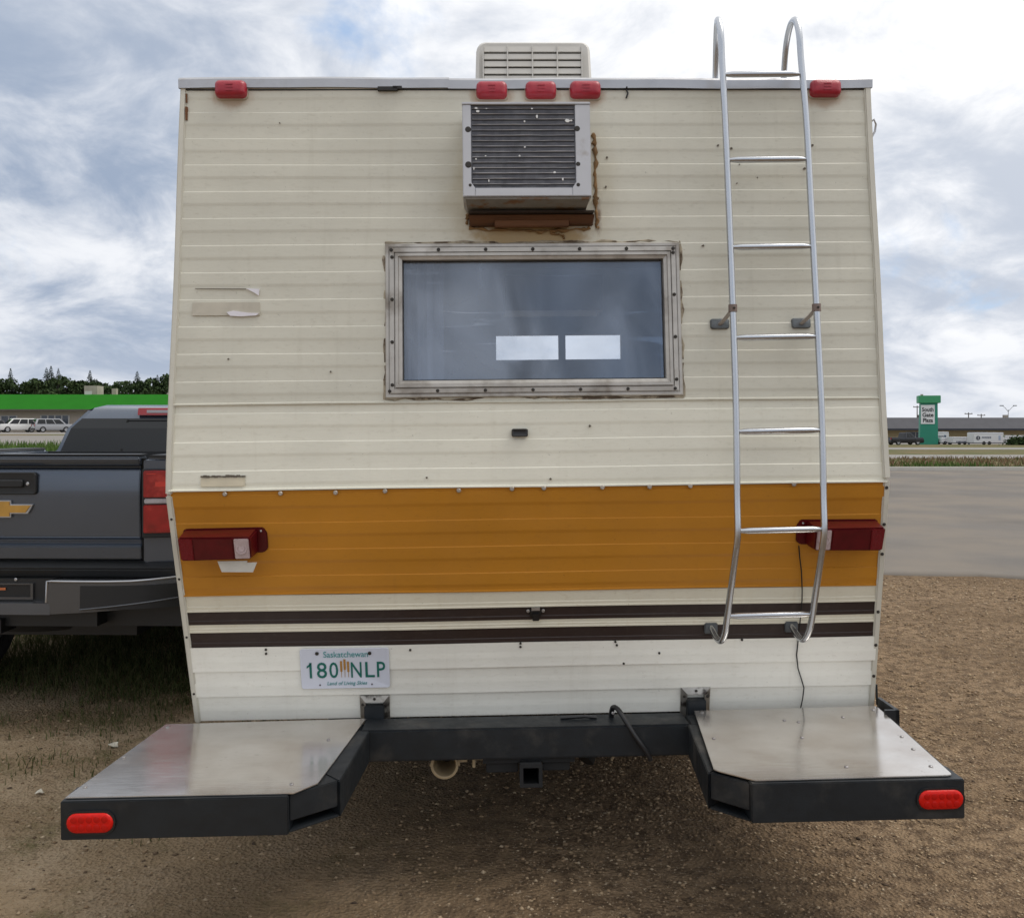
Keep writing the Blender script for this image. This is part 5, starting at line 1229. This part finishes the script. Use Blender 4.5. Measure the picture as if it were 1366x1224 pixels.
for i, (p, top) in enumerate(((14, 491), (62, 490), (68, 488), (78, 491), (120, 494), (183, 495), (210, 500))):
    Y = TY + 6 + (i % 3) * 2; x = px(p, Y); g_ = float(terrain(x, Y))
    tree('s', x, Y, pz(top, Y) - g_, 3.4 + 0.4 * (i % 3), 'dark spruce spire above the leafy trees behind the green roof, %s from the left' % ORD[i], 'spruces behind the green-roofed building', i % 2)

# parked cars, seen as small shapes
def car(name, label, cat, loc, rz, color, L_, Wd, H_, kind='suv', group=None):
    C_ = thing(name, label, cat, loc, (0, 0, rz), group)
    cp = mat('car_paint_%.2f_%.2f' % (color[0], color[2]), color, 0.3, 0.1, coat=0.6)
    hw = Wd / 2
    b = loft([rect_ring(hw * .92, -L_ / 2 + .04, L_ / 2 - .04, 0.28), rect_ring(hw, -L_ / 2, L_ / 2, 0.55), rect_ring(hw * .97, -L_ / 2 + .05, L_ / 2 - .12, H_ * .60)]).build('body', cp, C_, bevel=0.07, seg=2)
    y0, y1 = {'suv': (-L_ / 2 + .05, L_ * .31), 'pickup': (-L_ * .08, L_ * .24)}[kind]
    top = {'suv': (y0 + .28, y1 - .72), 'pickup': (y0 + .12, y1 - .70)}[kind]
    gh = loft([rect_ring(hw * .95, y0, y1, H_ * .58), rect_ring(hw * .76, top[0], top[1], H_)]).build('greenhouse', cp, C_, bevel=0.05)
    z0, z1 = H_ * .62, H_ * .94
    def at_(f, z):  # interpolate the greenhouse
        k = (z - H_ * .58) / (H_ * .42); return f[0] + (f[1] - f[0]) * k
    hxs = (hw * .95, hw * .76); ya = (y0, top[0]); yb = (y1, top[1])
    for sx in (-1, 1):
        n = 3 if kind == 'suv' else 2
        for q in range(n):
            P = []
            for z, zz in ((z0, 0), (z1, 1)):
                a_, b_ = at_(ya, z) + .18, at_(yb, z) - .14; w = (b_ - a_) / n
                P.append((a_ + q * w + .04, a_ + (q + 1) * w - .04, sx * (at_(hxs, z) + .012), z))
            (a0, b0, x0, zz0), (a1, b1, x1, zz1) = P
            MB().hexa([(x0, a0, zz0), (x0, b0, zz0), (x0 - sx * .03, b0, zz0), (x0 - sx * .03, a0, zz0)], [(x1, a1, zz1), (x1, b1, zz1), (x1 - sx * .03, b1, zz1), (x1 - sx * .03, a1, zz1)]).build('side_window', glass_dark, gh)
    for f, s_ in ((ya, -1), (yb, 1)):
        MB().hexa([(-at_(hxs, z0) + .1, at_(f, z0) + s_ * .012, z0), (at_(hxs, z0) - .1, at_(f, z0) + s_ * .012, z0), (at_(hxs, z0) - .1, at_(f, z0) - s_ * .03, z0), (-at_(hxs, z0) + .1, at_(f, z0) - s_ * .03, z0)],
                  [(-at_(hxs, z1) + .08, at_(f, z1) + s_ * .012, z1), (at_(hxs, z1) - .08, at_(f, z1) + s_ * .012, z1), (at_(hxs, z1) - .08, at_(f, z1) - s_ * .03, z1), (-at_(hxs, z1) + .08, at_(f, z1) - s_ * .03, z1)]).build('windscreen' if s_ > 0 else 'rear_window', glass_dark, gh)
    if kind == 'pickup':
        MB().box(-hw * .8, hw * .8, -L_ / 2 + .1, y0 - .05, H_ * .5, H_ * .612).build('bed_cover', mat('truck_black_plastic', (0.012, 0.013, 0.014), 0.55), C_)
    for sx in (-1, 1):
        MB().box(sx * hw * .62 - .16, sx * hw * .62 + .16, L_ / 2 - .04, L_ / 2 + .015, .70, .84).build('headlight', mat('headlight', (0.6, 0.6, 0.6), 0.15, coat=0.5), C_)
        MB().box(sx * hw * .78 - .10, sx * hw * .78 + .10, -L_ / 2 - .01, -L_ / 2 + .06, .75, 1.02).build('tail_lamp', mat('car_tail', (0.28, 0.01, 0.012), 0.2, coat=0.5), C_)
        for yy in (-L_ * .29, L_ * .30): wheel(C_, sx * hw * .90, yy, 0.37, 0.24)
    MB().box(-hw * .55, hw * .55, L_ / 2 - .05, L_ / 2 + .02, .52, .72).build('grille', mat('truck_black_plastic', (0.012, 0.013, 0.014), 0.55), C_)
    MB().box(-hw * .9, hw * .9, -L_ / 2 - .02, -L_ / 2 + .06, .36, .52).build('rear_bumper', mat('truck_black_plastic', (0.012, 0.013, 0.014), 0.55), C_)
    return C_
Yc = 118.0
def gpos(p, Y): x = px(p, Y); return (x, Y, float(terrain(x, Y)) + 0.03)
car('parked_suv', 'white parked SUV facing the road before the green-roofed building', 'suv', gpos(24, Yc), rad(131), (0.72, 0.72, 0.70), 4.6, 1.85, 1.75)
car('parked_suv', 'silver parked SUV with its back to the road', 'suv', gpos(70, Yc), rad(-49), (0.34, 0.35, 0.37), 4.6, 1.85, 1.72)
car('parked_car', 'dark parked car cut off by the left edge of the picture', 'car', gpos(-20, Yc), rad(140), (0.04, 0.04, 0.045), 4.6, 1.82, 1.55)
# ------------------------------------------------------------------ far right
Ys = 140.0
SG = thing('plaza_sign', 'green plaza sign pylon with white name panel', 'sign', (px(1238, Ys), Ys, float(terrain(60, Ys)) + 0.03), (0, 0, rad(-14)))
SG.scale = (1.59, 1.59, 1.59)
teal = mat('sign_teal', (0.02, 0.235, 0.155), 0.5, var=0.05, vscale=1); capg = mat('sign_cap_green', (0.045, 0.30, 0.13), 0.5)
MB().hexa([(-0.80, -.42, -.1), (0.80, -.42, -.1), (0.80, .42, -.1), (-0.80, .42, -.1)], [(-0.70, -.42, 3.9), (0.76, -.42, 3.9), (0.76, .42, 3.9), (-0.70, .42, 3.9)]).build('pylon', teal, SG)
MB().box(-0.92, 1.00, -.62, .62, 3.88, 4.58).build('pylon_cap', capg, SG, bevel=0.03)
MB().box(-0.66, -0.45, -.2, .1, 4.58, 4.72).build('cap_fitting', mat('vent_stack', (0.36, 0.31, 0.25), 0.8), SG)
MB().box(-0.70, 0.50, -.475, -.425, 1.93, 3.70).build('name_panel', mat('panel_white', (0.75, 0.75, 0.76), 0.5), SG)
for k, w in enumerate(('South', 'Gate', 'Plaza')):
    text_mesh(w, 0.52, 0.004, 0.014, xs=0.84 if k != 1 else 0.95).map(lambda a, b, c: (a - 0.10, b - 0.482, c + 3.10 - k * 0.50)).build('sign_word', mat('sign_black', (0.015, 0.015, 0.02), 0.6), SG)

RB = thing('long_dark_roofed_building', 'long low tan building with a dark flat fascia, far right', 'building', (0, 0, 0))
RYb = 200.0; bz = -1.55
MB().box(58, 230, RYb, RYb + 34, bz - .3, 1.45).build('wall', mat('yellow_tan_wall', (0.46, 0.36, 0.20), 0.9, var=0.08, vscale=0.3), RB)
MB().hexa([(55, RYb - 3, 1.40), (233, RYb - 3, 1.40), (233, RYb + 36, 1.40), (55, RYb + 36, 1.40)], [(58, RYb + 1.4, 3.78), (230, RYb + 1.4, 3.78), (230, RYb + 32, 3.78), (58, RYb + 32, 3.78)]).build('roof', mat('dark_shingle', (0.060, 0.060, 0.068), 0.85, var=0.12, vscale=0.5), RB)
MB().box(54.8, 233.2, RYb - 3.1, RYb - 2.98, 1.05, 1.43).build('fascia', mat('blue_black_fascia', (0.02, 0.024, 0.035), 0.7), RB)
for k in range(9):
    x = 84 + k * 13.3
    f = MB().box(x, x + 4.2, RYb - .08, RYb + .02, -1.1, 0.75).build('window', pale_fr, RB)
    MB().box(x + .15, x + 2.0, RYb - .12, RYb - .07, -1.0, .65).build('pane', dark_win, f); MB().box(x + 2.2, x + 4.05, RYb - .12, RYb - .07, -1.0, .65).build('pane', dark_win, f)
MB().box(107.2, 108.0, RYb + 4, RYb + 4.8, 3.78, 4.4).build('roof_vent', mat('rooftop_unit', (0.34, 0.30, 0.25), 0.7), RB)

def trailer(label, p0, p1, ptop, Y, logo, rz=0.0, side_h=None):
    x0, x1 = px(p0, Y), px(p1, Y); w = x1 - x0
    T_ = thing('cargo_trailer', label, 'trailer', ((x0 + x1) / 2, Y, float(terrain(60, Y)) + 0.03), (0, 0, rz), 'white cargo trailers parked in a row')
    zt = pz(ptop, Y) - float(terrain(60, Y)); wm = mat('trailer_white', (0.66, 0.66, 0.68), 0.45, var=0.04, vscale=1.5)
    MB().box(-w / 2, w / 2, 0, 2.0, 0.26, zt).build('box_body', wm, T_, bevel=0.06)
    MB().box(-w / 2 - .02, w / 2 + .02, -.03, 2.03, 0.20, 0.30).build('chassis', mat('trailer_dark', (0.06, 0.06, 0.065), 0.7), T_)
    MB().box(-w / 2 + .05, w / 2 - .05, -.015, .01, zt - .16, zt - .10).build('roof_rail', mat('trailer_grey', (0.45, 0.45, 0.47), 0.5), T_)
    for xx in (-.08, .70):
        MB().lathe([(0.13, .10), (0.24, .10), (0.26, .05), (0.26, -.01), (0.24, -.03), (0.13, -.03), (.0001, -.02)], (-w * .14 + xx, 0.02, 0.26), 'y', 20).build('wheel', tyre, T_, smooth=40)
    if logo:
        MB().lathe([(0.0001, -.03), (0.30, -.03), (0.30, 0.0)], (-w / 2 + .62, 0, zt - .78), 'y', 20).build('emblem_disc', mat('logo_dark', (0.05, 0.055, 0.08), 0.5), T_)
        MB().box(-w / 2 + .58, -w / 2 + .66, -.045, -.03, zt - .95, zt - .62).build('emblem_mark', wm, T_)
    cr = random.Random(int(p0)); lg = MB(); xx = -w / 2 + (1.15 if logo else 0.5)
    for k in range(6):
        ww = cr.uniform(.12, .24); lg.box(xx, xx + ww, -.012, .004, zt - .82 + cr.uniform(-.03, .03), zt - .60); xx += ww + .05
    lg.build('side_lettering', mat('lettering_grey', (0.16, 0.17, 0.22), 0.6), T_, kind='stuff')
    MB().box(w / 2 - .75, w / 2 - .45, -.012, .004, zt - 1.1, zt - .45).build('blue_graphic', mat('graphic_blue', (0.34, 0.40, 0.52), 0.6), T_)
    return T_
trailer('tall white cargo trailer with a round dark emblem', 1299, 1339, 577, 134.0, True)
trailer('white cargo trailer with round emblem behind a dark bush, at the right edge', 1340.5, 1385, 581, 134.6, True)
trailer('low white cargo trailer between two taller ones', 1271, 1298, 583, 136.5, False)
trailer('white moving trailer just right of the green sign', 1246, 1266, 576, 142.5, False)
trailer('small white trailer half hidden behind its neighbours near the sign', 1256, 1271.5, 584, 138.5, False)
car('parked_pickup', 'small dark pickup parked left of the green sign pylon', 'pickup truck', (px(1206, 133), 133, float(terrain(60, 133)) + 0.03), rad(-78), (0.012, 0.015, 0.024), 5.2, 1.9, 1.75, 'pickup')
bv, bf = [], []
C = rng.normal(size=(1500, 3)) * np.array([.85, .5, .36]) + np.array([0, 0, .4]); C = C[C[:, 2] > 0]
Vq, Fq = quads(C, rng.uniform(.08, .2, len(C)))
bu = np_mesh('bush', Vq, Fq, leaf_m); bu.location = (px(1362, 130), 130, float(terrain(60, 130)))
tag(bu, 'dark green bush in front of the rightmost trailer', 'bush')

pole_m = mat('grey_pole', (0.14, 0.13, 0.125), 0.8)
for i, (p, top, lab) in enumerate(((1223.5, 541, 'utility pole with crossarm just left of the green sign'), (1292, 550, 'short utility pole with crossarm above the dark roof, nearer the sign'), (1309, 552, 'small utility pole with crossarm between another pole and the double lamp'))):
    Y = 265.0; x = px(p, Y); zt = pz(top, Y)
    P_ = thing('utility_pole', lab, 'utility pole', (x, Y, -2.0), (0, 0, 0), 'utility poles beyond the dark-roofed building')
    MB().tube([(0, 0, -.3), (0, 0, zt + 2.0)], [0.2, 0.14], 8).build('pole', pole_m, P_)
    MB().box(-1.1, 1.1, -.08, .08, zt + 1.5, zt + 1.72).build('crossarm', pole_m, P_)
    for xx in (-.95, 0, .95): MB().lathe([(0.0001, 0), (.07, 0), (.07, .18), (.0001, .22)], (xx, 0, zt + 1.72), 'z', 8).build('insulator', pole_m, P_)
    if i == 0: MB().lathe([(0.0001, 0), (.28, 0), (.28, .8), (.0001, .85)], (.45, 0, zt - 1.4), 'z', 10).build('transformer', pole_m, P_)
Y = 240.0; x = px(1345, Y); zt = pz(541, Y)
LP = thing('street_lamp', 'double-armed street lamp above the dark roof', 'street lamp', (x, Y, -1.9))
lm = mat('lamp_grey', (0.33, 0.34, 0.35), 0.5, 0.4)
MB().tube([(0, 0, -.3), (0, 0, zt + .9)], [0.13, 0.08], 8).build('pole', lm, LP)
for sx in (-1, 1):
    MB().tube([(0, 0, zt + .4), (sx * .8, 0, zt + 1.35), (sx * 1.4, 0, zt + 1.85)], 0.06, 6).build('arm', lm, LP)
    MB().box(sx * 1.7 - .42, sx * 1.7 + .42, -.2, .2, zt + 1.80, zt + 2.02).build('lamp_head', mat('lamp_head', (0.16, 0.17, 0.18), 0.5), LP)
